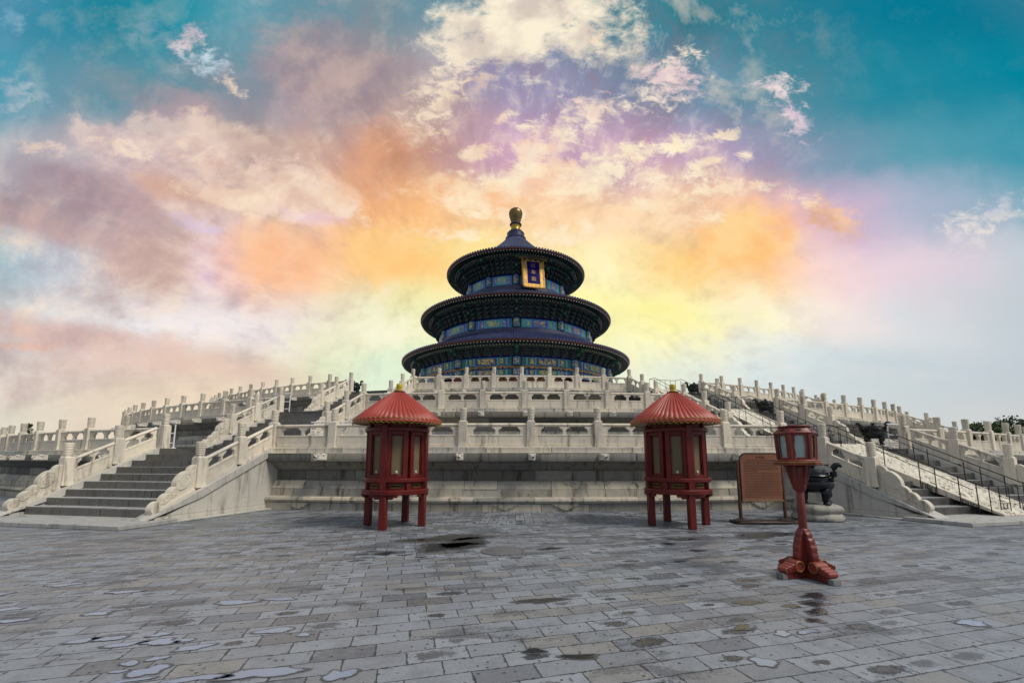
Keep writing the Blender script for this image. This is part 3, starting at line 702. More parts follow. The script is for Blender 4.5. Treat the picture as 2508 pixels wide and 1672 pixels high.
# ------------------------------------------------------------------ balustrade pieces
def post_mesh():
    b = MB(); b.smooth = False
    b.box((0, 0, 0.06), (0.285, 0.285, 0.12), 0.92); b.box((0, 0, 0.46), (0.255, 0.255, 0.70)); b.box((0, 0, 0.825), (0.235, 0.235, 0.05), 0.8)
    b.smooth = True
    prof = [(0.085, 0.845), (0.094, 0.86)]
    for i in range(7):
        z = 0.872 + i * 0.0475; r = 0.092 + i * 0.002
        prof += [(r, z), (r + 0.014, z + 0.012), (r + 0.014, z + 0.032), (r, z + 0.043)]
    prof += [(0.110, 1.208), (0.116, 1.218), (0.112, 1.236), (0.08, 1.247), (0.0001, 1.25)]
    b.lathe(prof, 20); return b.mesh('post', M['marble'], bevel=0.008, sharp=32)
POST = post_mesh()
def panel_mesh(L, slope=0.0, stair=False):
    b = MB(); b.smooth = False
    hl = L / 2
    def slab(x0, x1, z0, z1, t): b.box(((x0 + x1) / 2, 0, (z0 + z1) / 2), (x1 - x0, t, z1 - z0))
    n = 6
    slab(-hl, hl, 0.0, 0.055, 0.17)
    slab(-hl, hl, 0.056, 0.40, 0.115)
    # raised frame round the recessed field
    for sgn in (-1, 1):
        y = sgn * 0.0585
        for x0, x1, z0, z1 in ((-hl, hl, 0.352, 0.398), (-hl, hl, 0.060, 0.095), (-hl, -hl + 0.09, 0.096, 0.351), (hl - 0.09, hl, 0.096, 0.351)):
            b.box(((x0 + x1) / 2, y, (z0 + z1) / 2), (x1 - x0, 0.022, z1 - z0))
    # stiles
    sw = 0.085 * L
    slab(-hl, -hl + sw, 0.40, 0.655, 0.10); slab(hl - sw, hl, 0.40, 0.655, 0.10)
    # vase supports with cloud heads
    k = 1.0 if not stair else 1.35
    half = [(0.06, 0.395), (0.06, 0.425), (0.036, 0.44), (0.05, 0.47), (0.06, 0.49), (0.036, 0.515), (0.042, 0.535), (0.07, 0.543), (0.09 * k, 0.56), (0.09 * k, 0.582), (0.135 * k, 0.59), (0.155 * k, 0.608), (0.15 * k, 0.63), (0.16 * k, 0.64), (0.16 * k, 0.66)]
    sc = min(1.0, L / 1.7)
    half = [(x * sc, z) for x, z in half]
    b.prism([(x, z) for x, z in half] + [(-x, z) for x, z in reversed(half)], 0.10)
    for s in (-1, 1):
        q = [(s * (hl - sw + 0.004 - x * 0.85), z) for x, z in half]
        b.prism(q + [(s * (hl - sw + 0.01), 0.66), (s * (hl - sw + 0.01), 0.395)], 0.098)
    # rounded top rail
    ro = []
    for i in range(12):
        w = 2 * pi * i / 12; ro.append((0.072 * cos(w), 0.705 + 0.055 * sin(w)))
    m = 5; vs = []
    for i in range(m + 1):
        x = -hl + L * i / m
        vs += [(x, y, z) for y, z in ro]
    b.smooth = True
    b.add(vs, [(i * 12 + j, i * 12 + (j + 1) % 12, (i + 1) * 12 + (j + 1) % 12, (i + 1) * 12 + j) for i in range(m) for j in range(12)])
    if slope: b.v = [(x, y, z + slope * x) for x, y, z in b.v]
    return b.mesh('panel', M['marble'], bevel=0.007, sharp=35)
PCACHE = {}
def panel(L, slope=0.0, stair=False):
    key = (round(L, 2), round(slope, 2), stair)
    if key not in PCACHE: PCACHE[key] = panel_mesh(*key)
    return PCACHE[key]
def ring_balustrade(t, angs, label):
    R = RING[t]; mid = at(R, sum(angs) / len(angs), ZT[t])
    root = thing('terrace_balustrade', label, 'balustrade', mid, group='marble balustrades round the terrace rings')
    def rel(p): return (p[0] - mid[0], p[1] - mid[1], p[2] - mid[2])
    for i, a in enumerate(angs):
        o = put('post', POST, root, rel(at(R, a, ZT[t])), radians(a))
        o.rotation_euler = (random.uniform(-.012, .012), random.uniform(-.012, .012), radians(a + random.uniform(-.6, .6)))
        if i:
            p, q = at(R, angs[i - 1], ZT[t]), at(R, a, ZT[t]); L = hypot(q[0] - p[0], q[1] - p[1]) - 0.245
            put('panel', panel(L), root, rel(((p[0] + q[0]) / 2, (p[1] + q[1]) / 2, ZT[t])), atan2(q[1] - p[1], q[0] - p[0]))
def fill(a, b, step=STEP):
    n = max(1, round(abs(b - a) / step)); return [a + (b - a) * i / n for i in range(n + 1)]
NT_ = ['lowest', 'middle', 'topmost']
for t in range(3):
    s = [span(f, t) for f in FL]
    ring_balustrade(t, [A0 + STEP * k for k in range(-4, 5)], 'openwork marble balustrade on the %s terrace, straight ahead between the two stairways' % NT_[t])
    ring_balustrade(t, fill(s[0][0], s[0][0] - STEP * round((s[0][0] - LIM[t][0] - 3) / STEP)), 'marble balustrade on the %s terrace curving away beyond the left-hand stairs' % NT_[t])
    ring_balustrade(t, fill(s[1][1], s[2][0]), 'marble balustrade on the %s terrace right of the stairs with the carved ramp' % NT_[t])
    ring_balustrade(t, fill(s[2][1], LIM[t][1] - 2), 'marble balustrade on the %s terrace beyond the farthest right flight' % NT_[t])
    # spouts under the posts, part of the terrace wall
    for a0_, a1_ in ((s[0][1] - 0.5, s[1][0] + 0.5), (s[0][0] - 27, s[0][0] - 1.5), (s[1][1] + 1.5, s[2][0] - 1.5)):
        k0 = math.ceil((a0_ - A0) / STEP)
        while A0 + STEP * k0 < a1_:
            a = A0 + STEP * k0; k0 += 1
            if any(abs(a - e) < 1.2 for e in (s[0][1], s[1][0])): continue
            big = 1.0
            o = put('waterspout', SPOUT, TERR[t], at(RING[t] + 0.52, a, (ZT[t] - ZB[t]) * 0.845), radians(a + random.uniform(-7, 7)))
            o.scale = (big, big, big)
            h = put('spout_mouth', SPH, o, (0, -0.395, 0.0)); h.rotation_euler = (pi / 2, 0, 0)

# ------------------------------------------------------------------ staircases
def scroll_mesh(slope):
    b = MB(); b.smooth = False
    for cx, cz, r, t in ((0.10, 0.60, 0.115, 0.15), (0.30, 0.43, 0.215, 0.19), (0.545, 0.27, 0.125, 0.17), (0.72, 0.205, 0.115, 0.18), (0.94, 0.125, 0.125, 0.215)):
        out = [(cx + r * cos(2 * pi * i / 22), cz + r * sin(2 * pi * i / 22)) for i in range(22)]
        b.prism(out, t)
        # carved spiral rim on both faces
        b.smooth = True
        for sgn in (-1, 1):
            pth = [(cx + r * (0.80 - 0.5 * i / 26) * cos(0.4 + i * 0.34), sgn * t * 0.5, cz + r * (0.80 - 0.5 * i / 26) * sin(0.4 + i * 0.34)) for i in range(27)]
            b.tube(pth, 0.012, 5)
        b.smooth = False
    b.prism([(0, 0.0), (0, 0.68), (0.10, 0.69), (0.34, 0.50), (0.56, 0.30), (0.75, 0.22), (0.98, 0.10), (0.98, 0.0)], 0.135)
    b.prism([(0, -0.03), (0, 0.055), (1.03, 0.055), (1.03, -0.03)], 0.20)
    b.v = [(x, y, z + slope * x) for x, y, z in b.v]
    return b.mesh('scroll_end', M['marble'], bevel=0.012, sharp=40)
SCROLL = {}
NSTEP = 9
FN = ['left-hand stairs', 'stairs with the carved ramp', 'farthest right stairs']
for fi, f in enumerate(FL):
    for t in range(3):
        fr = frame(f, t); Wd = f['w'][t]; z0, z1 = ZB[t], ZT[t]
        zs = 0.10 if t == 0 else 0.0
        u0, run = 0.10, 0.405
        rise = (z1 - z0 - zs) / NSTEP
        ue = u0 + run * (NSTEP - 1)                                   # foot of the last riser
        slope = -rise / run; coff = 0.05 + u0 * rise / run
        org = fr[0]
        base = thing('staircase', '%s climbing to the %s terrace, worn grey marble steps' % (FN[fi], NT_[t]) if fi != 1 else 'wide marble stairs with a cloud-carved ramp climbing to the %s terrace' % NT_[t], 'stairs', (org[0], org[1], z0), group='flights of marble stairs')
        def L(u, v, z): p = fpt(fr, u, v, z); return (p[0] - org[0], p[1] - org[1], z - z0)
        def ubox(b, ua, ub, va, vb, za, zb, za2=None, zb2=None):
            """block in stair coordinates; the z values may slope from ua to ub"""
            za2 = za if za2 is None else za2; zb2 = zb if zb2 is None else zb2
            b.add([L(ua, va, za), L(ub, va, za2), L(ub, vb, za2), L(ua, vb, za), L(ua, va, zb), L(ub, va, zb2), L(ub, vb, zb2), L(ua, vb, zb)],
                  [(3, 2, 1, 0), (4, 5, 6, 7), (0, 1, 5, 4), (1, 2, 6, 5), (2, 3, 7, 6), (3, 0, 4, 7)])
        # top lip and treads
        b = MB(); b.smooth = False
        ubox(b, -0.6, u0 + 0.02, 0.20, Wd - 0.20, z1 - rise - 0.1, z1 + 0.004); b.build('landing_edge', M['step'], base, bevel=0.012, seg=2)
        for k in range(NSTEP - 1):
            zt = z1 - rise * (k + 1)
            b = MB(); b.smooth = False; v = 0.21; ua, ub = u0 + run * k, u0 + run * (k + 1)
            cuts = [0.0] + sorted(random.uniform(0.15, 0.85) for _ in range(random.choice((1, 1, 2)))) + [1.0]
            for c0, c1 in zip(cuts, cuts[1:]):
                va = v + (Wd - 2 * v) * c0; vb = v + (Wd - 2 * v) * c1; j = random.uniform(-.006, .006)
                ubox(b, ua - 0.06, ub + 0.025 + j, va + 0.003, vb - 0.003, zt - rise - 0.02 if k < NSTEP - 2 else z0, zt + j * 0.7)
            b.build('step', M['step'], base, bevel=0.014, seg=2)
        # sloping cheek stones and the walls under them
        for v in (0.0, Wd):
            b = MB(); b.smooth = False
            ue2 = ue + run + 0.09; zt = lambda u: min(z1 + 0.012, z1 + coff + slope * u)
            cut = [-0.3, 0.19, 1.35, 2.55, ue2]
            for ca, cb in zip(cut, cut[1:]):
                ubox(b, ca + 0.002, cb - 0.002, v - 0.235, v + 0.235, zt(ca) - 0.22, zt(ca), max(z0 + zs * 0.99, zt(cb) - 0.22) if cb == ue2 else zt(cb) - 0.22, zt(cb))
            b.build('cheek_stone', M['cheek'], base, bevel=0.012)
            b = MB(); b.smooth = False
            us = ue + run - 0.42
            b.cur = (0.6, 0.9)
            for ca, cb in ((-0.2, 0.19), (0.19, 1.0), (1.005, us)):
                top_b = max(z0 + 0.17, zt(cb) - 0.22)
                ubox(b, ca, cb, v - 0.19, v + 0.19, z0 + 0.165, zt(ca) - 0.22, z0 + 0.165, top_b)
            ubox(b, -0.2, ue + run - 0.1, v - 0.20, v + 0.20, z0, z0 + 0.16)
            b.build('cheek_wall', M['cheek'], base, bevel=0.008)
        if t == 0:
            b = MB(); b.smooth = False
            pv = [-0.48, Wd * 0.33, Wd * 0.68, Wd + 0.48]
            for va, vb in zip(pv, pv[1:]): ubox(b, ue - 0.05, ue + 1.25, va + 0.004, vb - 0.004, z0, z0 + 0.10)
            b.build('foot_slab', M['deck'], base, bevel=0.012)
            for va, vb in ((-0.44, -0.215), (Wd + 0.215, Wd + 0.44)):
                b = MB(); b.smooth = False; ubox(b, 0.35, ue - 0.06, va, vb, z0, z0 + 0.045); b.build('footing', M['cheek'], base, bevel=0.01)
        # carved ramp
        if f.get('ramp'):
            va, vb = Wd / 2 - 0.85, Wd / 2 + 0.85
            rz_ = lambda u: min(z1 + 0.13, z1 + 0.13 + slope * (u - u0))
            uend = u0 + (z1 + 0.10 - z0 - zs) / (rise / run)
            for lo, hi in ((va, va + 0.16), (vb - 0.16, vb)):
                b = MB(); b.smooth = False
                ubox(b, -0.35, u0, lo, hi, z1 - 0.3, z1 + 0.14); ubox(b, u0, uend, lo, hi, z1 - 0.3, z1 + 0.14, z0 + zs * 0.9, rz_(uend) + 0.01)
                b.build('ramp_border', M['marble'], base)
            b = MB()
            nu, nv = 90, 36; vs = []; rr = random.Random(5)
            import mathutils
            for i in range(nu + 1):
                u = -0.35 + (uend + 0.35) * i / nu; zz = rz_(u) - 0.02
                for j in range(nv + 1):
                    vv = va + 0.165 + (vb - va - 0.33) * j / nv
                    q = Vector((u * 3.2, vv * 3.2, 3.7 * t)); w = mathutils.noise.noise_vector(q * 1.1)
                    h = sin(9 * mathutils.noise.noise(q + w * 0.9) * 2.2)
                    vs.append(L(u, vv, zz + 0.06 * h * (0 if i in (0, nu) else 1)))
            b.add(vs, [(i * (nv + 1) + j, (i + 1) * (nv + 1) + j, (i + 1) * (nv + 1) + j + 1, i * (nv + 1) + j + 1) for i in range(nu) for j in range(nv)])
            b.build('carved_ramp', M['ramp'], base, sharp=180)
        # rails of the stair: two posts, two panels, scroll end per side
        for side, v in ((0, 0.0), (1, Wd)):
            lab = {(0, 0): 'right-hand', (0, 1): 'left-hand', (1, 0): 'left-hand', (1, 1): 'right-hand', (2, 0): 'left-hand', (2, 1): 'right-hand'}[(fi, side)]
            sb = thing('stair_balustrade', '%s sloping marble rail of the %s up to the %s terrace' % (lab, FN[fi], NT_[t]), 'stair rail', fpt(fr, 0, v, z1), group='sloping marble rails of the stairs')
            rz = atan2(fr[1][1], fr[1][0])
            us_ = (0.0, 1.24, 2.46)
            for i in (1, 2):
                o = put('post', POST, sb, (fr[1][0] * us_[i], fr[1][1] * us_[i], zt(us_[i]) - z1), rz)
                o.rotation_euler = (random.uniform(-.012, .012), random.uniform(-.012, .012), rz + random.uniform(-.01, .01))
                um = (us_[i] + us_[i - 1]) / 2; Lp = us_[i] - us_[i - 1] - 0.25
                put('panel', panel(Lp, slope, True), sb, (fr[1][0] * um, fr[1][1] * um, slope * um + coff * (1 if i == 2 else 0.6)), rz)
            key = round(slope, 2)
            if key not in SCROLL: SCROLL[key] = scroll_mesh(key)
            ux = us_[2] + 0.128
            put('scroll_end', SCROLL[key], sb, (fr[1][0] * ux, fr[1][1] * ux, slope * ux + coff), rz)
        # black handrail loop round the carved ramp
        if f.get('ramp'):
            hr = thing('handrail', 'black metal handrail with fretwork round the carved ramp up to the %s terrace' % NT_[t], 'handrail', (org[0], org[1], z0), group='black handrails on the ramp stairs')
            hs = -(z1 - z0 - zs) / (ue - u0 + run)
            zf = lambda u: z1 + hs * (u - u0 + run * 0.5)
            rails = MB()
            ends = []
            for v in (va - 0.07, vb + 0.07):
                ua, ub = 0.15, ue + 0.12
                top = [L(ua - 0.55, v, z1 + 0.80), L(ua, v, z1 + 0.80), L(ub, v, zf(ub) + 0.80), L(ub + 0.30, v, zf(ub) + 0.70)]
                rails.tube(top[0:4], 0.015, 8)
                rails.tube([L(ua, v, z1 + 0.60), L(ub, v, zf(ub) + 0.60)], 0.011, 6)
                pr = []
                for c in (ua + 0.1, ua + 1.25, ua + 2.4, ub - 0.1):
                    for q in (0.0, 0.34):
                        uq = c + q - 0.17; zg = max(zf(uq) - rise * 0.5, z0 + zs)
                        posts = MB(); posts.tube([L(uq, v, zg), L(uq, v, min(z1, zf(uq)) + 0.80)], 0.0125, 8); posts.build('upright', M['rail_iron'], hr)
                    ca, cb = c - 0.17, c + 0.17
                    zl = zf(c) - 0.02; fret = MB()
                    for (x0, y0, x1, y1) in ((0.1, .02, 0.1, .24), (.1, .24, .3, .24), (.3, .24, .3, .08), (.3, .08, .42, .08), (.42, .02, .42, .26), (.42, .14, .58, .14), (.58, .02, .58, .26), (.58, .08, .7, .08), (.7, .08, .7, .24), (.7, .24, .9, .24), (.9, .24, .9, .02)):
                        fret.bar(L(ca + (cb - ca) * x0, v, zl + y0 + hs * (x0 - .5) * .34), L(ca + (cb - ca) * x1, v, zl + y1 + hs * (x1 - .5) * .34), 0.014, 0.014)
                    fret.build('fretwork', M['rail_iron'], hr)
                ends.append((L(ua - 0.55, v, z1 + 0.80), L(ub + 0.30, v, zf(ub) + 0.70)))
            for k in (0, 1):
                rails.tube([ends[0][k], ends[1][k]], 0.015, 8)
                A_, B_ = Vector(ends[0][k]), Vector(ends[1][k])
                zg = (z1 if k == 0 else z0 + zs) - z0
                for q in (0.0, 0.2, 0.4, 0.6, 0.8, 1.0):
                    p = A_.lerp(B_, q); posts = MB(); posts.tube([(p.x, p.y, zg), tuple(p)], 0.011, 6); posts.build('upright', M['rail_iron'], hr)
                for q0, q1 in ((0.2, 0.4), (0.6, 0.8)):
                    fret = MB()
                    for (x0, y0, x1, y1) in ((0, .06, 1, .06), (0, .3, 1, .3), (.3, .06, .3, .3), (.7, .06, .7, .3), (.3, .18, .7, .18)):
                        p = A_.lerp(B_, q0 + (q1 - q0) * x0); q = A_.lerp(B_, q0 + (q1 - q0) * x1)
                        fret.bar((p.x, p.y, zg + y0), (q.x, q.y, zg + y1), 0.014, 0.014)
                    fret.build('fretwork', M['rail_iron'], hr)
            rails.build('rail', M['rail_iron'], hr)

# carved cloud feet under the torus of the lowest terrace
cf = MB(); cf.smooth = False; cf.cur = (0.5, 0.75)
cf.prism([(-0.42, 0.235), (-0.38, 0.19), (-0.28, 0.16), (-0.22, 0.10), (-0.14, 0.085), (-0.10, 0.045), (0, 0.03), (0.10, 0.045), (0.14, 0.085), (0.22, 0.10), (0.28, 0.16), (0.38, 0.19), (0.42, 0.235)], 0.05)
for x, z, r in ((0, 0.085, 0.05), (-0.15, 0.13, 0.045), (0.15, 0.13, 0.045), (-0.29, 0.185, 0.03), (0.29, 0.185, 0.03)):
    cf.prism([(x + r * cos(2 * pi * i / 16), z + r * sin(2 * pi * i / 16)) for i in range(16)], 0.085)
CFM = cf.mesh('carved_foot', M['wall'], bevel=0.012, seg=2)
for a in (-8.6, -0.4, 1.9, 9.9, -19.5, 21.5):
    put('carved_foot', CFM, TERR[0], at(RING[0] + 0.335, a, 0), radians(a))
# ------------------------------------------------------------------ the round hall
hall = thing('temple_hall', 'round three-roofed hall in dark blue tiles with a gilded ball finial', 'hall', (0, 0, ZT[2]))
HZ = ZT[2]
PH = 0.5
def roof(Rr, zr, prof, nr, name):
    """ribbed tile cone: prof = (radius, z) from rim to top; ribs run down the slope"""
    b = MB(); sub = 4; n = nr * sub; vs = []
    for r, z in prof:
        amp = min(0.11, 2.2 * r / nr)
        for i in range(n):
            k = i % sub; e = (0.0, 0.7, 1.0, 0.7)[k] * amp
            a = 2 * pi * i / n; vs.append(((r) * sin(a), -(r) * cos(a), z - HZ + e))
    b.add(vs, [(j * n + i, j * n + (i + 1) % n, (j + 1) * n + (i + 1) % n, (j + 1) * n + i) for j in range(len(prof) - 1) for i in range(n)])
    b.cur = (0.5, 1)
    for i in range(nr):   # round tile ends and pointed drip tiles along the rim
        a = 2 * pi * (i + 0.5) / nr; w = 2 * pi * Rr / nr
        X = Matrix.Rotation(a, 4, 'Z') @ Matrix.Translation((0, -Rr - 0.02, zr - HZ)); b.X = X
        r_ = w * 0.36
        b.add([(r_ * cos(q * pi / 4), -0.03, 0.07 + r_ * sin(q * pi / 4)) for q in range(8)] + [(r_ * cos(q * pi / 4), 0.10, 0.07 + r_ * sin(q * pi / 4)) for q in range(8)],
              [tuple(range(8))] + [(q, (q + 1) % 8, 8 + (q + 1) % 8, 8 + q) for q in range(8)])
        b.add([(w * 0.30, -0.01, 0.02), (w * 0.7, -0.01, 0.02), (w * 0.64, -0.01, -0.03), (w * 0.5, -0.01, -0.07), (w * 0.36, -0.01, -0.03)], [(0, 1, 2, 3, 4)])
        b.X = None
    return b.build(name, M['tile'], hall, recalc=False, sharp=50)
def rimring(r0, r1, z0, z1, name, mat, n=160):
    b = MB(); b.lathe([(r0, z0 - HZ), (r1, z1 - HZ)], n); return b.build(name, mat, hall, recalc=False)
def eave(Rr, zr, Rd, zd, nr, tier):
    """fascia, two rows of rafters, soffit and bracket sets between the drum top (Rd, zd) and the rim"""
    b = MB(); b.lathe([(Rr + 0.01, zr - 0.02 - HZ), (Rr - 0.03, zr - 0.15 - HZ), (Rr - 0.14, zr - 0.18 - HZ)], 200); b.build('eave_fascia', M['fascia'], hall, recalc=False)
    R1 = Rr - 0.14; R2 = Rr - 1.15; zs = zr - 0.16
    b = MB(); b.smooth = False
    b2 = MB(); b2.smooth = False
    n = nr
    for i in range(n):
        a = 2 * pi * (i + 0.25) / n; wd = 2 * pi * Rr / n * 0.5
        b.X = Matrix.Rotation(a, 4, 'Z'); b2.X = b.X
        b.bar((0, -R1 + 0.05, zs - 0.11 - HZ), (0, -R2, zs + 0.05 - HZ), wd, 0.11)
        b2.box((0, -R1 - 0.01, zs - 0.115 - HZ), (wd * 0.62, 0.05, 0.085))
        b.bar((0, -R2 + 0.05, zs - 0.16 - HZ), (0, -Rd - 0.55, zs + 0.10 - HZ), wd, 0.12)
        b2.box((0, -R2 - 0.0, zs - 0.165 - HZ), (wd * 0.5, 0.12, 0.06))
    b.build('eave_rafters', M['rafter'], hall, recalc=False); b2.build('rafter_ends', M['rafter_end'], hall, recalc=False)
    b = MB(); b.lathe([(Rr - 0.10, zr - 0.20 - HZ), (R2, zs + 0.02 - HZ), (R2 - 0.02, zs - 0.08 - HZ), (Rd + 0.5, zs + 0.14 - HZ), (Rd - 0.2, zs + 0.20 - HZ)], 160); b.build('soffit', M['soffit'], hall, recalc=False)
    # purlin ring under the rafters
    b = MB(); rp = Rd + (R2 - Rd) * 0.80
    b.lathe([(rp, zs - 0.30 - HZ), (rp + 0.12, zs - 0.24 - HZ), (rp + 0.12, zs - 0.12 - HZ), (rp, zs - 0.06 - HZ)], 120); b.build('purlin', M['bracket_gold'], hall, recalc=False)
    # bracket sets
    b = MB(); b.smooth = False; g2 = MB(); g2.smooth = False
    ns = 72; rows = 4; dz = (zs - 0.30 - zd) / rows; dr = (rp - Rd - 0.1) / rows
    for i in range(ns):
        a = 2 * pi * (i + 0.5) / ns + radians(PH); b.X = Matrix.Rotation(a, 4, 'Z'); g2.X = b.X
        for k in range(rows):
            r = Rd + 0.05 + dr * k; z = zd + dz * k - HZ; wid = 2 * pi * r / ns
            b.box((0, -(r + dr * 0.75) , z + dz * 0.25), (wid * 0.18, dr * 1.7, dz * 0.34))
            b.box((0, -(r + dr * 0.9), z + dz * 0.62), (wid * (0.30 + 0.15 * k), 0.14, dz * 0.34))
            for sx in (-1, 1): b.box((sx * wid * (0.13 + 0.07 * k), -(r + dr * 0.9), z + dz * 0.88), (wid * 0.16, 0.15, dz * 0.22), 1.25)
            g2.box((0, -(r + dr * 1.62), z + dz * 0.26), (wid * 0.07, 0.02, dz * 0.22))
    b.build('bracket_tier', M['bracket'], hall, recalc=False); g2.build('bracket_edges', M['bracket_gold'], hall, recalc=False)
    b = MB(); b.lathe([(Rd - 0.02, zd - HZ), (rp - 0.35, zs - 0.2 - HZ)], 120); b.build('bracket_backing', M['soffit'], hall, recalc=False)
    # green beam heads over the columns
    for k in range(12):
        a = radians(PH + 30 * k)
        if cos(a) < -0.3: continue
        b = MB(); b.smooth = False; b.X = Matrix.Rotation(a, 4, 'Z')
        b.box((0, -(rp + 0.28), zs - 0.42 - HZ), (0.34, 0.55, 0.42)); b.build('beam_head', M['green_box'], hall, bevel=0.02)
        b = MB(); b.smooth = False; b.X = Matrix.Rotation(a, 4, 'Z')
        b.box((0, -(Rd + (rp - Rd) * 0.5), zd + (zs - zd) * 0.42 - HZ), (0.30, (rp - Rd) * 0.75, 0.30))
        b.build('beam_head', M['green_box'], hall, bevel=0.02)
def drum(Rd, z0, z1, mat, asp_frac, colw):
    """painted band: twelve bays with a panel each and round column heads between"""
    for k in range(12):
        a = PH + 30 * k
        if cos(radians(a)) < -0.3 and cos(radians(a + 15)) < -0.3: continue
        ca = math.degrees(colw / Rd) / 2
        b = MB(); n = 14; lo, hi = a + ca * 1.35, a + 30 - ca * 1.35; vs = []; 
        for i in range(n + 1):
            w = radians(lo + (hi - lo) * i / n)
            for r, z in ((Rd, z0), (Rd, z1)): vs.append((r * sin(w), -r * cos(w), z - HZ))
        b.add(vs, [(2 * i, 2 * i + 2, 2 * i + 3, 2 * i + 1) for i in range(n)], [[(i / n, 0), ((i + 1) / n, 0), ((i + 1) / n, 1), (i / n, 1)] for i in range(n)])
        b.build('painted_panel', mat, hall, recalc=False)
        b = MB(); c = (Rd - 0.05) * sin(radians(a)), -(Rd - 0.05) * cos(radians(a)); n = 10; vs = []
        for i in range(n + 1):
            w = radians(a) + radians(-100 + 200 * i / n)
            for z in (z0, z1): vs.append((c[0] + colw / 2 * sin(w), c[1] - colw / 2 * cos(w), z - HZ))
        b.add(vs, [(2 * i, 2 * i + 2, 2 * i + 3, 2 * i + 1) for i in range(n)], [[(i / n, 0), ((i + 1) / n, 0), ((i + 1) / n, 1), (i / n, 1)] for i in range(n)])
        b.build('column_head', M['frieze_small'], hall, recalc=False)
    b = MB(); b.lathe([(Rd - 0.06, z0 - HZ), (Rd - 0.06, z1 - HZ)], 96); b.build('drum_wall', M['soffit'], hall, recalc=False)
    b = MB(); b.lathe([(Rd - 0.02, z1 - HZ), (Rd + 0.10, z1 - HZ), (Rd + 0.10, z1 + 0.12 - HZ), (Rd - 0.02, z1 + 0.14 - HZ)], 120); b.build('drum_moulding', M['blue_board'], hall, recalc=False)
# top tier
EV = [(15.3, 14.05, 13.1, 12.60, 250), (13.05, 19.95, 10.56, 17.78, 210), (9.7, 26.95, 7.0, 24.62, 156)]
roof(15.3, 14.05, [(15.3, 14.05), (14.5, 14.35), (13.4, 14.85), (12.2, 15.45), (11.15, 16.02)], 250, 'lower_roof')
roof(13.05, 19.95, [(13.05, 19.95), (12.2, 20.25), (11.0, 20.75), (9.6, 21.45), (8.4, 22.1), (7.5, 22.6)], 210, 'middle_roof')
roof(9.7, 26.95, [(9.7, 26.95), (8.7, 27.30), (7.5, 27.85), (6.2, 28.62), (5.0, 29.50), (3.9, 30.45), (3.0, 31.30), (2.3, 32.00), (1.75, 32.60), (1.34, 33.1)], 156, 'top_roof')
for nm, Rr, zr, Rd, zd, nr in (('lower',) + EV[0], ('middle',) + EV[1], ('top',) + EV[2]): eave(Rr, zr, Rd, zd, nr, nm)
drum(7.0, 23.30, 24.62, M['frieze'], 3.0, 0.75)
drum(10.56, 16.66, 17.78, M['frieze'], 4.6, 0.80)
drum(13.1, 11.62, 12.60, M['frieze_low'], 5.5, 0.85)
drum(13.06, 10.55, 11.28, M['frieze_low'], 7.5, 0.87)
b = MB(); b.lathe([(13.10, 11.28 - HZ), (13.16, 11.31 - HZ), (13.16, 11.59 - HZ), (13.10, 11.62 - HZ)], 144); b.build('gilded_strip', M['frieze_gold'], hall, recalc=False)
# collars where roofs meet the drums
for Rd, z0, z1, nm in ((7.0, 22.55, 23.30, 'middle_roof_collar'), (10.56, 15.95, 16.66, 'lower_roof_collar')):
    b = MB(); h = z1 - z0
    b.lathe([(Rd + 0.62, z0 - HZ), (Rd + 0.60, z0 + h * 0.28 - HZ), (Rd + 0.42, z0 + h * 0.34 - HZ), (Rd + 0.40, z0 + h * 0.60 - HZ), (Rd + 0.27, z0 + h * 0.66 - HZ), (Rd + 0.24, z1 - 0.06 - HZ), (Rd + 0.1, z1 - HZ), (Rd - 0.05, z1 - HZ)], 144)
    b.build(nm, M['tile'], hall, recalc=False)
# finial
b = MB(); b.lathe([(r, z - HZ) for r, z in [(1.42, 32.95), (1.50, 33.05), (1.50, 33.22), (1.38, 33.30), (1.24, 33.42), (1.22, 33.90), (1.28, 33.95), (1.18, 34.10), (0.98, 34.30), (0.80, 34.42)]], 40); b.build('roof_collar', M['tile'], hall, recalc=False)
b = MB(); b.lathe([(r, z - HZ) for r, z in [(0.80, 34.42), (0.82, 34.50), (0.70, 34.56), (0.66, 34.70), (0.66, 35.15), (0.70, 35.25)]], 36); b.build('finial_neck', M['gold_neck'], hall, recalc=False)
b = MB(); b.lathe([(r, z - HZ) for r, z in [(0.70, 35.22), (0.86, 35.32), (0.88, 35.42), (0.78, 35.52), (0.62, 35.56)]], 36); b.build('finial_ring', M['tile'], hall, recalc=False)
b = MB(); b.lathe([(r, z - HZ) for r, z in [(0.62, 35.55), (0.68, 35.75), (0.80, 36.2), (0.93, 36.65), (1.0, 37.0), (0.99, 37.3), (0.88, 37.58), (0.66, 37.78), (0.36, 37.89), (0.001, 37.92)]], 40); b.build('finial_ball', M['gold_dark'], hall, recalc=False)
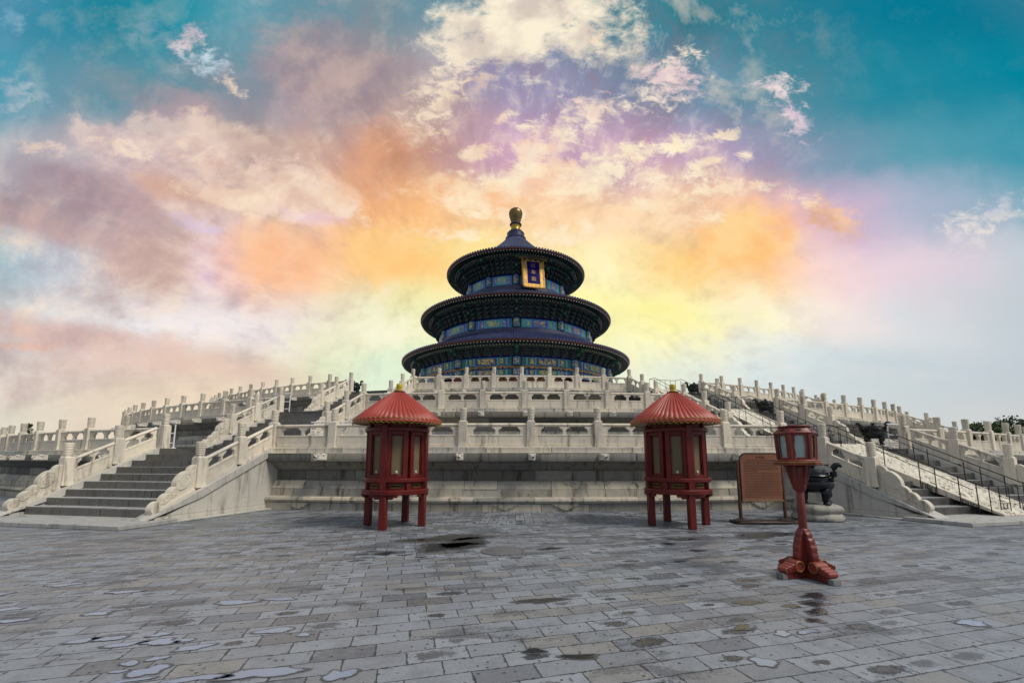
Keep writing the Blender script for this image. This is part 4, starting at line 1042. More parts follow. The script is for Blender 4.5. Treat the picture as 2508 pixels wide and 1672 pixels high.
# red wall with lattice doors, columns and plinth
b = MB(); b.lathe([(12.5, 0), (12.5, 10.6 - HZ)], 96); b.build('hall_wall', M['hall_red'], hall, recalc=False)
b = MB(); b.lathe([(13.9, 0), (13.9, 0.35), (13.6, 0.36), (12.4, 0.36)], 96); b.build('hall_plinth', M['cheek'], hall, recalc=False)
for k in range(12):
    a = radians(PH + 30 * k)
    if cos(a) < -0.2: continue
    b = MB(); b.lathe([(0.55, 0.3), (0.42, 0.5), (0.42, 4.95)], 20, c=(12.9 * sin(a), -12.9 * cos(a), 0)); b.build('column', M['hall_red'], hall, recalc=False)
    b = MB(); b.smooth = False
    for q in range(4):
        w = a + radians(4.6 + 6.95 * q)
        b.X = Matrix.Rotation(w, 4, 'Z')
        for x0, x1, z0, z1 in ((-0.66, 0.66, 4.05, 4.16), (-0.66, 0.66, 2.0, 2.1), (-0.66, -0.56, 0.4, 4.15), (0.56, 0.66, 0.4, 4.15), (-0.3, -0.24, 2.1, 4.05), (0.24, 0.3, 2.1, 4.05), (-0.03, 0.03, 2.1, 4.05), (-0.55, 0.55, 2.6, 2.66), (-0.55, 0.55, 3.3, 3.36)):
            b.box(((x0 + x1) / 2, -12.56, (z0 + z1) / 2 + 0.25), (x1 - x0, 0.06, z1 - z0))
        for x0, x1, z in ((-0.62, -0.2, 4.66), (0.2, 0.62, 4.66)): b.box(((x0 + x1) / 2, -12.56, z), (x1 - x0, 0.05, 0.05))
        for x in (-0.62, -0.2, 0.2, 0.62): b.box((x, -12.56, 4.55), (0.05, 0.05, 0.2))
    b.build('door_lattice', M['gold_line'], hall, recalc=False)

# name board
def glyphs(text, size, depth):
    cu = bpy.data.curves.new('glyph', 'FONT'); cu.body = text; cu.size = size; cu.extrude = depth; cu.align_x = 'CENTER'; cu.align_y = 'CENTER'; cu.resolution_u = 3
    o = bpy.data.objects.new('glyph', cu); COL.objects.link(o)
    bpy.context.view_layer.update()
    me = bpy.data.meshes.new_from_object(o.evaluated_get(bpy.context.evaluated_depsgraph_get()))
    bpy.data.objects.remove(o); return me
NA = 15.3
bt = at(8.55, NA, 26.75); 
board = thing('name_board', 'blue name board in a carved gold frame hung under the top eave', 'name board', at(8.25, NA, 24.45))
board.rotation_euler = (radians(-9), 0, radians(NA))
# local: x right, z up, faces -y
b = MB(); b.smooth = False; b.box((0, 0, 0), (1.62, 0.16, 3.15)); b.build('panel', M['blue_board'], board, bevel=0.01)
b = MB(); b.smooth = True
W2, H2 = 1.32, 2.02
n = 0
for side, (xa, za, xb, zb) in enumerate(((-W2, H2, W2, H2), (W2, H2, W2, -H2), (W2, -H2, -W2, -H2), (-W2, -H2, -W2, H2))):
    m = 15 if side % 2 == 0 else 22
    for i in range(m):
        q = (i + 0.5) / m; x = xa + (xb - xa) * q; z = za + (zb - za) * q
        r = 0.135 + 0.03 * random.random()
        b.ball((x, -0.04, z), r, 8, (1.1, 0.7, 1.1))
        ix, iz = x * (1 - 0.19 / 1.0 if side % 2 else 1), z * (1 - 0.13 if side % 2 == 0 else 1)
        b.ball((ix * (0.86 if side % 2 else 1), -0.03, iz), 0.13 + 0.03 * random.random(), 8, (1.0, 0.7, 1.0))
b.build('carved_rim', M['gold'], board, recalc=False)
b = MB(); b.smooth = False
for x0, x1, z0, z1 in ((-1.36, -0.80, -2.05, 2.05), (0.80, 1.36, -2.05, 2.05), (-0.80, 0.80, 1.56, 2.05), (-0.80, 0.80, -2.05, -1.56)):
    b.box(((x0 + x1) / 2, 0.01, (z0 + z1) / 2), (x1 - x0, 0.24, z1 - z0))
b.prism([(-1.95, 2.02), (-1.85, 1.86), (-1.45, 1.80), (-1.36, 1.95), (1.36, 1.95), (1.45, 1.80), (1.85, 1.86), (1.95, 2.02), (1.85, 2.18), (1.5, 2.16), (0.9, 2.24), (0, 2.20), (-0.9, 2.24), (-1.5, 2.16), (-1.85, 2.18)], 0.34, off=-0.05)
b.build('frame', M['gold'], board, bevel=0.03)
for i, ch in enumerate('祈年殿'):
    me = glyphs(ch, 0.62, 0.02); me.materials.clear(); me.materials.append(M['glyph'])
    o = put('character', me, board, (0, -0.10, 0.95 - i * 0.95)); o.rotation_euler = (pi / 2, 0, 0)
b = MB(); b.smooth = False; b.bar((-0.9, 0.0, 1.9), (-0.9, 0.9, 2.35), 0.08, 0.08); b.bar((0.9, 0.0, 1.9), (0.9, 0.9, 2.35), 0.08, 0.08); b.build('hanger', M['iron'], board)
# ------------------------------------------------------------------ red kiosk lanterns on legs
def slot_outline(w, h):
    c = h * 0.28
    return [(-w / 2, -h / 4), (-w / 2 + c, -h / 4), (-w / 2 + c, -h / 2), (w / 2 - c, -h / 2), (w / 2 - c, -h / 4), (w / 2, -h / 4), (w / 2, h / 4), (w / 2 - c, h / 4), (w / 2 - c, h / 2), (-w / 2 + c, h / 2), (-w / 2 + c, h / 4), (-w / 2, h / 4)]
def kiosk(loc, rot, label):
    k = thing('kiosk_lantern', label, 'lantern', loc, rot, 'large red kiosk lanterns on legs')
    R = 0.70
    post_a = [45 + 90 * i for i in range(4)]
    for a in post_a:
        b = MB(); b.smooth = False; b.X = Matrix.Rotation(radians(a), 4, 'Z'); b.box((0, -R + 0.03, 0.39), (0.155, 0.15, 0.78)); b.build('leg', M['lacquer'], k, bevel=0.012)
        b = MB(); b.smooth = False; b.X = Matrix.Rotation(radians(a), 4, 'Z'); b.box((0, -R - 0.01, 1.60), (0.15, 0.10, 1.50)); b.build('corner_post', M['lacquer'], k, bevel=0.012)
        for s in (-1, 1):
            b = MB(); b.smooth = False; b.X = Matrix.Rotation(radians(a), 4, 'Z') @ Matrix.Translation((s * 0.078, -R + 0.02, 0))
            b.prism([(0, 0.76), (s * 0.26, 0.76), (s * 0.24, 0.70), (s * 0.15, 0.70), (s * 0.13, 0.66), (0, 0.66)], 0.05)
            b.build('leg_bracket', M['lacquer'], k, bevel=0.006)
    def hoop(r0, r1, z0, z1, nm):
        b = MB(); e = 0.014
        b.lathe([(r0, z0), (r1 - e, z0), (r1, z0 + e), (r1, z1 - e), (r1 - e, z1), (r0, z1)], 64); b.build(nm, M['lacquer'], k, recalc=False)
    hoop(R - 0.12, R + 0.075, 0.755, 0.865, 'base_ring'); hoop(R - 0.12, R + 0.065, 1.035, 1.125, 'middle_ring'); hoop(R - 0.12, R + 0.055, 2.20, 2.29, 'top_ring')
    b = MB(); b.lathe([(R - 0.03, 0.86), (R - 0.03, 1.04)], 64); b.build('vent_board', M['lacquer'], k, recalc=False)
    b = MB(); b.lathe([(R - 0.06, 2.28), (R - 0.06, 2.50)], 64); b.build('upper_vent_board', M['lacquer'], k, recalc=False)
    # eight vents below, eight above: black slot with gold outline
    def vent(a, z, w, h, r):
        X = Matrix.Rotation(radians(a), 4, 'Z')
        sl = slot_outline(w, h)
        # follow the curve of the board
        b = MB(); b.X = X; m = 14
        vs = []
        for q in range(m + 1):
            x = -w / 2 + w * q / m; hh = h / 4 if abs(x) > w / 2 - h * 0.28 else h / 2
            vs += [(x, -sqrt(r * r - x * x) - 0.004, z - hh), (x, -sqrt(r * r - x * x) - 0.004, z + hh)]
        b.add(vs, [(2 * q, 2 * q + 2, 2 * q + 3, 2 * q + 1) for q in range(m)]); v_ = b.build('vent', M['dark_hole'], k, recalc=False)
        b = MB(); b.X = X; b.tube([(x, -sqrt(r * r - x * x) - 0.009, z + y) for x, y in sl], 0.006, 6, close=True); b.build('vent_trim', M['gold_line'], v_)
    for q in range(4):
        for off in (-22.5, 22.5):
            vent(90 * q + off, 0.952, 0.25, 0.058, R - 0.03)
            vent(90 * q + off, 2.395, 0.25, 0.056, R - 0.06)
        # mullions between the vents
        b = MB(); b.smooth = False; b.X = Matrix.Rotation(radians(90 * q), 4, 'Z'); b.box((0, -R + 0.005, 0.95), (0.10, 0.07, 0.18)); b.box((0, -R + 0.03, 2.39), (0.10, 0.06, 0.2)); b.build('vent_mullion', M['lacquer'], k, bevel=0.006)
        # window bay: two tall windows
        for off in (-22.5, 22.5):
            a = 90 * q + off
            X = Matrix.Rotation(radians(a), 4, 'Z')
            b = MB(); b.smooth = False; b.X = X
            w, y = 0.245, -R + 0.045
            # inner frame
            for x0, x1, z0, z1, d in ((-w, -0.135, 1.12, 2.21, 0.09), (0.135, w, 1.12, 2.21, 0.09), (-0.135, 0.135, 1.12, 1.20, 0.09), (-0.135, 0.135, 2.12, 2.21, 0.09),
                                   (-0.135, -0.113, 1.20, 2.12, 0.05), (0.113, 0.135, 1.20, 2.12, 0.05), (-0.113, 0.113, 1.20, 1.222, 0.05), (-0.113, 0.113, 2.098, 2.12, 0.05)):
                b.box(((x0 + x1) / 2, y + 0.02, (z0 + z1) / 2), (x1 - x0, d, z1 - z0))
            fr_ = b.build('window', M['lacquer'], k, bevel=0.006)
            b = MB(); b.smooth = False; b.X = X; b.box((0, y + 0.045, 1.66), (0.24, 0.012, 0.93)); b.build('pane', M['paper'], fr_)
            if off > 0 or q == 1:
                b = MB(); b.X = X; b.ball((0.0, y + 0.030, 1.265), 0.032, 10, (1, 0.4, 1.2)); b.build('bulb', M['candle'], fr_)
    b = MB(); b.lathe([(0.0001, 0.80), (R - 0.06, 0.80)], 32); b.lathe([(R - 0.16, 1.12), (R - 0.16, 2.2)], 48); b.build('inner_lining', M['hall_red'], k, recalc=False)
    # ribbed conical roof with scalloped gold edge
    b = MB(); nr = 54; sub = 6; n = nr * sub; prof = [(1.045, 2.405), (1.04, 2.46), (0.80, 2.66), (0.5, 2.91), (0.17, 3.17)]; vs = []
    for j, (r, z) in enumerate(prof):
        for i in range(n):
            e = abs(sin(pi * i / sub)) ** 0.8; a = 2 * pi * i / n; amp = 0.040 * min(1, r / 0.6)
            vs.append((r * sin(a), -r * cos(a), z + e * amp - (0.022 if j == 0 else 0) * (e * 2.0)))
    b.add(vs, [(j * n + i, j * n + (i + 1) % n, (j + 1) * n + (i + 1) % n, (j + 1) * n + i) for j in range(len(prof) - 1) for i in range(n)])
    rf = b.build('ribbed_roof', M['roof_red'], k, recalc=False, sharp=60)
    b = MB(); b.lathe([(1.03, 2.40), (0.62, 2.49)], 64); b.build('roof_underside', M['lacquer'], k, recalc=False)
    b = MB()
    b.tube([vs_ for vs_ in [(1.05 * sin(2 * pi * i / n), -1.05 * cos(2 * pi * i / n), 2.402 - 0.044 * abs(sin(pi * i / sub)) ** 0.8) for i in range(n)]], 0.0042, 5, close=True)
    b.tube([(1.047 * sin(2 * pi * i / n), -1.047 * cos(2 * pi * i / n), 2.455 + 0.035 * abs(sin(pi * i / sub)) ** 0.8) for i in range(n)], 0.0045, 5, close=True)
    for i in range(nr):
        a = 2 * pi * i / nr; b.tube([(1.049 * sin(a), -1.049 * cos(a), 2.40), (1.047 * sin(a), -1.047 * cos(a), 2.455)], 0.0036, 5)
    b.build('scalloped_trim', M['gold_line'], rf)
    b = MB(); b.lathe([(0.13, 3.15), (0.145, 3.155), (0.145, 3.215), (0.13, 3.22), (0.0001, 3.22)], 28); b.build('roof_cap', M['lacquer'], k, recalc=False)
    b = MB(); b.lathe([(0.085, 3.22), (0.085, 3.25), (0.058, 3.258), (0.058, 3.28), (0.066, 3.295), (0.074, 3.35), (0.074, 3.385), (0.064, 3.405), (0.036, 3.415), (0.0001, 3.416)], 24); b.build('finial', M['yellow'], k, recalc=False)
    return k
kiosk((-2.88, -48.02, 0), radians(-52), 'big red round lantern on four legs, left of the two before the terrace wall')
kiosk((3.92, -47.92, 0), radians(-41), 'big red round lantern on four legs, nearer the brown notice board')

# ------------------------------------------------------------------ hexagonal lantern on a red pole
LP = thing('lantern_stand', 'tall red pole lamp with six-sided glass lantern and carved cross foot', 'lamp', (3.89, -52.52, 0), radians(8))
def hexring(r, z, rot=0): return [(r * sin(radians(60 * i + rot)), -r * cos(radians(60 * i + rot)), z) for i in range(6)]
def hexloft(secs, name, mat, parent, cap=True, bev=0.006, n=6, rot=0):
    b = MB(); b.smooth = False; vs = []
    for r, z in secs: vs += [(r * sin(2 * pi * i / n + rot), -r * cos(2 * pi * i / n + rot), z) for i in range(n)]
    fs = [(j * n + i, j * n + (i + 1) % n, (j + 1) * n + (i + 1) % n, (j + 1) * n + i) for j in range(len(secs) - 1) for i in range(n)]
    if cap: fs += [tuple(range(n - 1, -1, -1)), tuple((len(secs) - 1) * n + i for i in range(n))]
    b.add(vs, fs); return b.build(name, mat, parent, bevel=bev)
HR = radians(2)
# pole
hexloft([(0.056, 0.42), (0.052, 0.8), (0.050, 1.16)], 'pole', M['lamp_red'], LP, n=8, rot=pi / 8)
# bell-shaped bracket cluster under the tray
hexloft([(0.062, 1.12), (0.075, 1.15), (0.085, 1.19), (0.095, 1.24), (0.105, 1.30), (0.11, 1.36), (0.115, 1.42), (0.12, 1.47)], 'bracket_core', M['lamp_red'], LP, n=6, rot=HR)
for i in range(6):
    b = MB(); b.smooth = False; b.X = Matrix.Rotation(HR + radians(60 * i), 4, 'Z') @ Matrix.Rotation(pi / 2, 4, 'Z')
    b.prism([(-0.04, 1.13), (-0.07, 1.14), (-0.085, 1.17), (-0.085, 1.20), (-0.105, 1.23), (-0.105, 1.27), (-0.125, 1.31), (-0.128, 1.35), (-0.145, 1.39), (-0.147, 1.44), (-0.155, 1.475), (-0.04, 1.475)], 0.035)
    br_ = b.build('carved_bracket', M['lamp_red'], LP, bevel=0.006)
# tray
hexloft([(0.275, 1.475), (0.285, 1.485), (0.285, 1.50)], 'tray_underside', M['lamp_red'], LP, rot=HR)
hexloft([(0.292, 1.50), (0.297, 1.503), (0.297, 1.522), (0.292, 1.525)], 'tray_band', M['ochre'], LP, rot=HR)
hexloft([(0.285, 1.525), (0.285, 1.54), (0.25, 1.555)], 'tray', M['lamp_red'], LP, rot=HR)
b = MB(); b.smooth = False
for i in range(6):
    p = Vector(hexring(0.290, 1.484, math.degrees(HR))[i]); q = Vector(hexring(0.290, 1.484, math.degrees(HR))[(i + 1) % 6])
    for j in range(11):
        c = p.lerp(q, (j + 0.5) / 11); b.ball(tuple(c), 0.0125, 6)
b.build('tray_beading', M['lamp_pink'], LP)
# lantern body: six posts, glass panes with carved inner frames
rb, rt, zb, zt = 0.215, 0.232, 1.555, 1.90
for i in range(6):
    p0 = hexring(rb, zb, math.degrees(HR) )[i]; p1 = hexring(rt, zt, math.degrees(HR))[i]; q0 = hexring(rb, zb, math.degrees(HR))[(i + 1) % 6]; q1 = hexring(rt, zt, math.degrees(HR))[(i + 1) % 6]
    b = MB(); b.smooth = False; b.bar(p0, p1, 0.05, 0.05); b.build('corner_post', M['lamp_red'], LP, bevel=0.008)
    P0_, P1_, Q0_, Q1_ = map(Vector, (p0, p1, q0, q1))
    def bp(x, y): return (P0_.lerp(Q0_, x)).lerp(P1_.lerp(Q1_, x), y)
    nrm = (Q0_ - P0_).cross(P1_ - P0_).normalized()
    if nrm.dot(Vector((p0[0] + q0[0], p0[1] + q0[1], 0))) < 0: nrm = -nrm
    b = MB(); b.smooth = False
    vs = [tuple(bp(x, y) - nrm * 0.012 + nrm * d) for d in (-0.003, 0.003) for x, y in ((0.06, 0.02), (0.94, 0.02), (0.94, 0.98), (0.06, 0.98))]
    b.add(vs, [(0, 1, 2, 3), (7, 6, 5, 4), (0, 1, 5, 4), (1, 2, 6, 5), (2, 3, 7, 6), (3, 0, 4, 7)])
    gl = b.build('glass_pane', M['glass'], LP)
    # wavy carved edging of the pane: left and right boards plus top
    def board_(sx):
        inner = [(0.20, 0.0), (0.20, 0.08), (0.235, 0.16), (0.22, 0.30), (0.20, 0.5), (0.215, 0.66), (0.25, 0.74), (0.225, 0.82), (0.27, 0.90), (0.30, 0.96), (0.30, 1.0)]
        pts = [(0.02, 0.0)] + inner + [(0.02, 1.0)]
        pts = [(x if sx > 0 else 1 - x, y) for x, y in pts]
        f_ = [tuple(bp(x, y) + nrm * 0.012) for x, y in pts]; k_ = [tuple(bp(x, y) - nrm * 0.006) for x, y in pts]; n_ = len(pts)
        b = MB(); b.smooth = False
        b.add(f_ + k_, [tuple(range(n_)), tuple(range(2 * n_ - 1, n_ - 1, -1))] + [(i2, (i2 + 1) % n_, (i2 + 1) % n_ + n_, i2 + n_) for i2 in range(n_)])
        o = b.build('carved_edging', M['lamp_red'], LP)
        b = MB(); b.tube([tuple(bp(x if sx > 0 else 1 - x, y) + nrm * 0.014) for x, y in inner], 0.0045, 5); b.build('gold_line', M['ochre'], o)
    board_(1); board_(-1)
    for yy in (0.03, 0.975):
        b = MB(); b.smooth = False; b.bar(tuple(bp(0.04, yy)), tuple(bp(0.96, yy)), 0.03, 0.025); b.build('pane_rail', M['lamp_red'], LP, bevel=0.004)
# roof
hexloft([(0.25, 1.895), (0.268, 1.90), (0.268, 1.915), (0.195, 1.985), (0.195, 1.99)], 'lantern_roof', M['lamp_red'], LP, rot=HR)
hexloft([(0.205, 1.99), (0.215, 1.994), (0.215, 2.010), (0.205, 2.014)], 'roof_rim', M['lamp_red'], LP, rot=HR)
for i in range(6):
    am = HR + radians(60 * i + 30)
    b = MB(); b.smooth = False
    b.X = Matrix.Rotation(am, 4, 'Z') @ Matrix.Translation((0, -0.203, 1.951)) @ Matrix.Rotation(radians(-43), 4, 'X')
    b.add([(x, -0.003, z) for x, z in ((-0.05, 0), (-0.025, 0.006), (-0.012, 0.018), (0, 0.010), (0.012, 0.018), (0.025, 0.006), (0.05, 0), (0.025, -0.006), (0.012, -0.018), (0, -0.010), (-0.012, -0.018), (-0.025, -0.006))], [tuple(range(12))])
    b.build('roof_vent', M['dark_hole'], LP, recalc=False)
# vase-shaped base: four carved fins round a core
hexloft([(0.085, 0.16), (0.08, 0.30), (0.072, 0.42), (0.06, 0.60)], 'base_core', M['lamp_red'], LP, n=8, rot=pi / 8)
for i in range(4):
    b = MB(); b.smooth = False; b.X = Matrix.Rotation(radians(90 * i + 4), 4, 'Z')
    ol = [(0.03, 0.08), (0.145, 0.085), (0.165, 0.14), (0.18, 0.20), (0.175, 0.235), (0.19, 0.26), (0.188, 0.31), (0.17, 0.335), (0.182, 0.37), (0.172, 0.41), (0.148, 0.43), (0.155, 0.465), (0.14, 0.50), (0.115, 0.515), (0.118, 0.55), (0.10, 0.58), (0.078, 0.59), (0.072, 0.62), (0.03, 0.645)]
    ol = [(x * 0.86, z) for x, z in ol]
    b.prism(ol, 0.10); fin = b.build('base_fin', M['lamp_red'], LP, bevel=0.016)
    # foot beam, its worn end block and the scroll drums
    b = MB(); b.smooth = False; b.X = Matrix.Rotation(radians(90 * i + 4), 4, 'Z')
    b.box((0.185, 0, 0.045), (0.36, 0.11, 0.085)); ft = b.build('foot', M['lamp_red'], LP, bevel=0.008)
    b = MB(); b.smooth = False; b.X = Matrix.Rotation(radians(90 * i + 4), 4, 'Z'); b.box((0.395, 0, 0.038), (0.08, 0.115, 0.074)); b.build('worn_end', M['worn_grey'], ft, bevel=0.006)
    for (x, z, r, w) in ((0.185, 0.160, 0.074, 0.165), (0.262, 0.142, 0.052, 0.15), (0.315, 0.128, 0.044, 0.145), (0.362, 0.114, 0.038, 0.14)):
        b = MB(); b.X = Matrix.Rotation(radians(90 * i + 4), 4, 'Z') @ Matrix.Translation((x, w / 2, z)) @ Matrix.Rotation(pi / 2, 4, 'X')
        b.lathe([(0.0001, 0.004), (r * 0.7, 0.004), (r * 0.72, -0.004), (r - 0.01, -0.004), (r, 0.008), (r, w - 0.008), (r - 0.01, w + 0.004), (r * 0.72, w + 0.004), (r * 0.7, w - 0.004), (0.0001, w - 0.004)], 24)
        sc_ = b.build('scroll', M['lamp_pink'], LP, recalc=False)
        if r > 0.07:
            for yy in (w / 2 + 0.006, -w / 2 - 0.006):
                b = MB(); b.X = Matrix.Rotation(radians(90 * i + 4), 4, 'Z'); b.tube([(x + r * 0.84 * cos(2 * pi * q / 24), yy, z + r * 0.84 * sin(2 * pi * q / 24)) for q in range(24)], 0.007, 6, close=True); b.build('gold_ring', M['ochre'], sc_)

# ------------------------------------------------------------------ notice board
SG = thing('notice_board', 'copper-brown notice board with engraved text on a dark floor plate', 'sign', (6.13, -47.62, 0), radians(1.5))
b = MB(); b.smooth = False
pl = [(-0.78 + 0.06, -0.24), (0.78 - 0.06, -0.24), (0.78, -0.18), (0.78, 0.18), (0.72, 0.24), (-0.72, 0.24), (-0.78, 0.18), (-0.78, -0.18)]
b.prism(pl, 0.06, axis='z', off=0.031); b.build('base_plate', M['sign_base'], SG, bevel=0.01)
for s in (-1, 1):
    b = MB(); b.lathe([(0.045, 0.06), (0.19, 0.062), (0.19, 0.075), (0.16, 0.09), (0.06, 0.125), (0.045, 0.13)], 24, c=(s * 0.56, 0, 0)); b.build('foot_flange', M['sign_base'], SG, recalc=False)
    b = MB(); b.lathe([(0.04, 0.10), (0.04, 1.46), (0.03, 1.475), (0.001, 1.478)], 16, c=(s * 0.56, 0.02, 0)); b.build('upright', M['sign_wood'], SG, recalc=False)
def rrect(w, z0, z1, r, n=8):
    p = [(w, z0), (w, z1 - r)] + [(w - r + r * cos(pi / 2 * i / n), z1 - r + r * sin(pi / 2 * i / n)) for i in range(1, n + 1)]
    p += [(-w + r - r * sin(pi / 2 * i / n), z1 - r + r * cos(pi / 2 * i / n)) for i in range(0, n)] + [(-w, z1 - r), (-w, z0)]
    return p
b = MB(); b.smooth = False; b.prism(rrect(0.515, 0.56, 1.70, 0.17), 0.05); b.build('board', M['sign_face'], SG, bevel=0.004)
b = MB(); b.tube([(x, -0.012, z) for x, z in rrect(0.52, 0.56, 1.705, 0.17)], 0.022, 8, close=True); b.build('board_frame', M['sign_base'], SG)
b = MB(); b.smooth = False; b.box((0, -0.012, 0.535), (1.06, 0.06, 0.03)); b.build('lower_rail', M['ochre'], SG, bevel=0.004)
me = glyphs('祈年殿', 0.075, 0.001); me.materials.clear(); me.materials.append(M['sign_text']); o = put('title', me, SG, (0.0, -0.0275, 1.60)); o.rotation_euler = (pi / 2, 0, 0)
b = MB(); b.smooth = False; rr = random.Random(3)
for i in range(24):
    z = 1.525 - i * 0.039
    x = -0.43
    if i == 0: x = -0.36
    end = 0.43 if i not in (7, 23) else -0.1
    if i >= 8: hgt = 0.014
    else: hgt = 0.026
    while x < end:
        w = rr.uniform(0.018, 0.03) if i < 8 else rr.uniform(0.03, 0.09)
        b.add([(x, -0.0262, z), (x + w, -0.0262, z), (x + w, -0.0262, z + hgt), (x, -0.0262, z + hgt)], [(0, 1, 2, 3)])
        x += w + (0.012 if i < 8 else 0.011)
b.build('engraved_lines', M['sign_text'], SG, recalc=False)

# ------------------------------------------------------------------ black cauldron-shaped incense burners on stone plinths
def burner_proto():
    root = thing('incense_burner', 'x', 'incense burner', group='black lidded burners beside the ramp stairs')
    b = MB(); b.lathe([(0.0001, 0.30), (0.25, 0.31), (0.40, 0.37), (0.475, 0.46), (0.49, 0.53), (0.46, 0.60), (0.40, 0.625), (0.375, 0.64), (0.375, 0.72), (0.41, 0.735), (0.43, 0.76), (0.41, 0.785)], 40); b.build('bowl', M['iron'], root, recalc=False)
    b = MB(); b.lathe([(0.41, 0.785), (0.38, 0.80), (0.37, 0.86), (0.33, 0.875), (0.31, 0.92), (0.20, 0.95), (0.06, 0.965), (0.05, 0.985), (0.085, 1.01), (0.085, 1.04), (0.05, 1.065), (0.0001, 1.07)], 36); b.build('lid', M['iron'], root, recalc=False)
    for a in (45, 135, 225, 315):
        b = MB(); X = Matrix.Rotation(radians(a), 4, 'Z'); b.X = X
        b.tube([(0, -0.33, 0.42), (0, -0.40, 0.34), (0, -0.41, 0.26), (0, -0.37, 0.18), (0, -0.36, 0.10), (0, -0.385, 0.04), (0, -0.40, 0.0)], [0.10, 0.135, 0.13, 0.095, 0.08, 0.095, 0.115], 12); b.build('leg', M['iron'], root)
    for s in (-1, 1):
        b = MB(); b.smooth = True
        b.tube([(s * 0.36, 0, 0.60), (s * 0.44, 0, 0.66), (s * 0.485, 0, 0.76), (s * 0.48, 0, 0.87), (s * 0.49, 0, 0.97), (s * 0.55, 0, 1.05), (s * 0.63, 0, 1.06), (s * 0.68, 0, 1.0)], [0.06, 0.075, 0.085, 0.09, 0.09, 0.085, 0.065, 0.03], 10); b.build('handle', M['iron'], root)
    return root
def boulder(name_label, loc, w, d, h, cat='plinth'):
    b = MB(); n = 28; prof = [(0.86, 0), (0.98, 0.06), (1.0, 0.22), (0.90, 0.38), (0.86, 0.46), (0.93, 0.55), (0.97, 0.70), (0.90, 0.88), (0.75, 0.98), (0.01, 1.0)]; vs = []
    import mathutils
    for r, z in prof:
        for i in range(n):
            a = 2 * pi * i / n; sq = 1 / max(abs(cos(a)), abs(sin(a))) ** 0.55
            x, y, q = r * w / 2 * sin(a) * sq * 0.93, -r * d / 2 * cos(a) * sq * 0.93, z * h
            k = 1 + 0.10 * mathutils.noise.noise(Vector((x * 3 + loc[0], y * 3 + loc[1], q * 4)))
            vs.append((x * k, y * k, q))
    b.add(vs, [(j * n + i, j * n + (i + 1) % n, (j + 1) * n + (i + 1) % n, (j + 1) * n + i) for j in range(len(prof) - 1) for i in range(n)])
    o = b.build('stone_plinth', M['boulder'], None, recalc=False, sharp=60); o.location = loc
    return tag(o, name_label, cat, 'rough stone plinths under the burners')
BP = burner_proto()
# (x, y, ground z, plinth height, rotation, where)
BS = [(7.86, -47.0, 0.0, 0.42, 12, 'largest black incense burner, half hidden behind the red pole lamp', 'squared rough stone plinth on the plaza behind the red pole lamp'),
      (16.6, -38.6, 1.93, 0.30, 20, 'black incense burner on the lowest terrace, right of the ramp stairs', 'low stone plinth on the lowest terrace right of the ramp stairs'),
      (14.75, -33.4, 3.80, 0.30, 20, 'black incense burner on the middle terrace, partly behind a marble stair post', 'low stone plinth on the middle terrace right of the ramp stairs'),
      (6.35, -35.3, 3.80, 0.30, 15, 'black incense burner behind the middle balustrade, left of the ramp stairs', 'low stone plinth behind the middle balustrade left of the ramp stairs'),
      (12.75, -28.3, 5.62, 0.40, 20, 'small-looking black incense burner against the sky, top of the ramp stairs right side', 'low stone plinth on the topmost terrace right of the ramp stairs'),
      (5.95, -29.0, 5.62, 0.40, 12, 'black incense burner before the painted drum, behind the topmost balustrade', 'low stone plinth behind the topmost balustrade before the hall'),
      (-11.45, -28.6, 5.62, 0.45, -15, 'black incense burner against the sky at the head of the left stairs', 'low stone plinth at the head of the left stairs')]
for i, (x, y, z, hp, rot, lb, lp) in enumerate(BS):
    boulder(lp, (x, y, z), 1.12 if i == 0 else 1.2, 1.15 if i == 0 else 1.1, hp)
    o = BP if i == 0 else copy_tree(BP)
    o.location = (x, y, z + hp - 0.012); o.rotation_euler = (0, 0, -atan2(x, y + 58.5) + radians(3 * (i % 3) - 3)); o['label'] = lb
    if i == 0: o.scale = (0.92, 0.92, 0.95)

# ------------------------------------------------------------------ white pipe barriers on the terraces
def barrier(p, q, z, label):
    p, q = Vector(p), Vector(q); L_ = (q - p).length
    t = thing('pipe_barrier', label, 'barrier', (p.x, p.y, z), atan2(q.y - p.y, q.x - p.x), 'white pipe barriers on the terraces')
    b = MB(); b.tube([(0, 0, 0.95), (L_, 0, 0.95)], 0.03, 10); b.tube([(0, 0, 0.55), (L_, 0, 0.55)], 0.02, 8); b.tube([(0, 0, 0.20), (L_, 0, 0.20)], 0.02, 8); b.build('rail', M['white_pipe'], t)
    n_ = max(1, round(L_ / 0.9))
    for i in range(n_ + 1):
        x = L_ * i / n_
        b = MB(); b.tube([(x, 0, 0.03), (x, 0, 0.86), (x + 0.06, 0, 0.95)], 0.022, 8); b.lathe([(0.09, 0.0), (0.09, 0.03), (0.04, 0.05), (0.02, 0.06)], 12, c=(x, 0, 0)); b.build('upright', M['white_pipe'], t)
fL = frame(FL[0], 0); pA = fpt(fL, -0.30, FL[0]['w'][0] + 0.3, 0); pB = fpt(fL, -0.30, FL[0]['w'][0] - 0.28, 0)
barrier((pB[0], pB[1], 0), (pA[0], pA[1], 0), 1.93, 'white pipe barrier by the top post of the lowest left flight')
barrier((14.02, -42.35, 0), (14.75, -41.95, 0), 1.93, 'white pipe barrier right of the ramp stairs, by their top post')
barrier((-7.4, -43.0, 0), (-6.3, -43.2, 0), 1.93, 'white pipe barrier seen through the lowest balustrade, left of the kiosk lantern')
f2 = frame(FL[0], 1); pA = fpt(f2, -0.3, FL[0]['w'][1] - 0.4, 0)
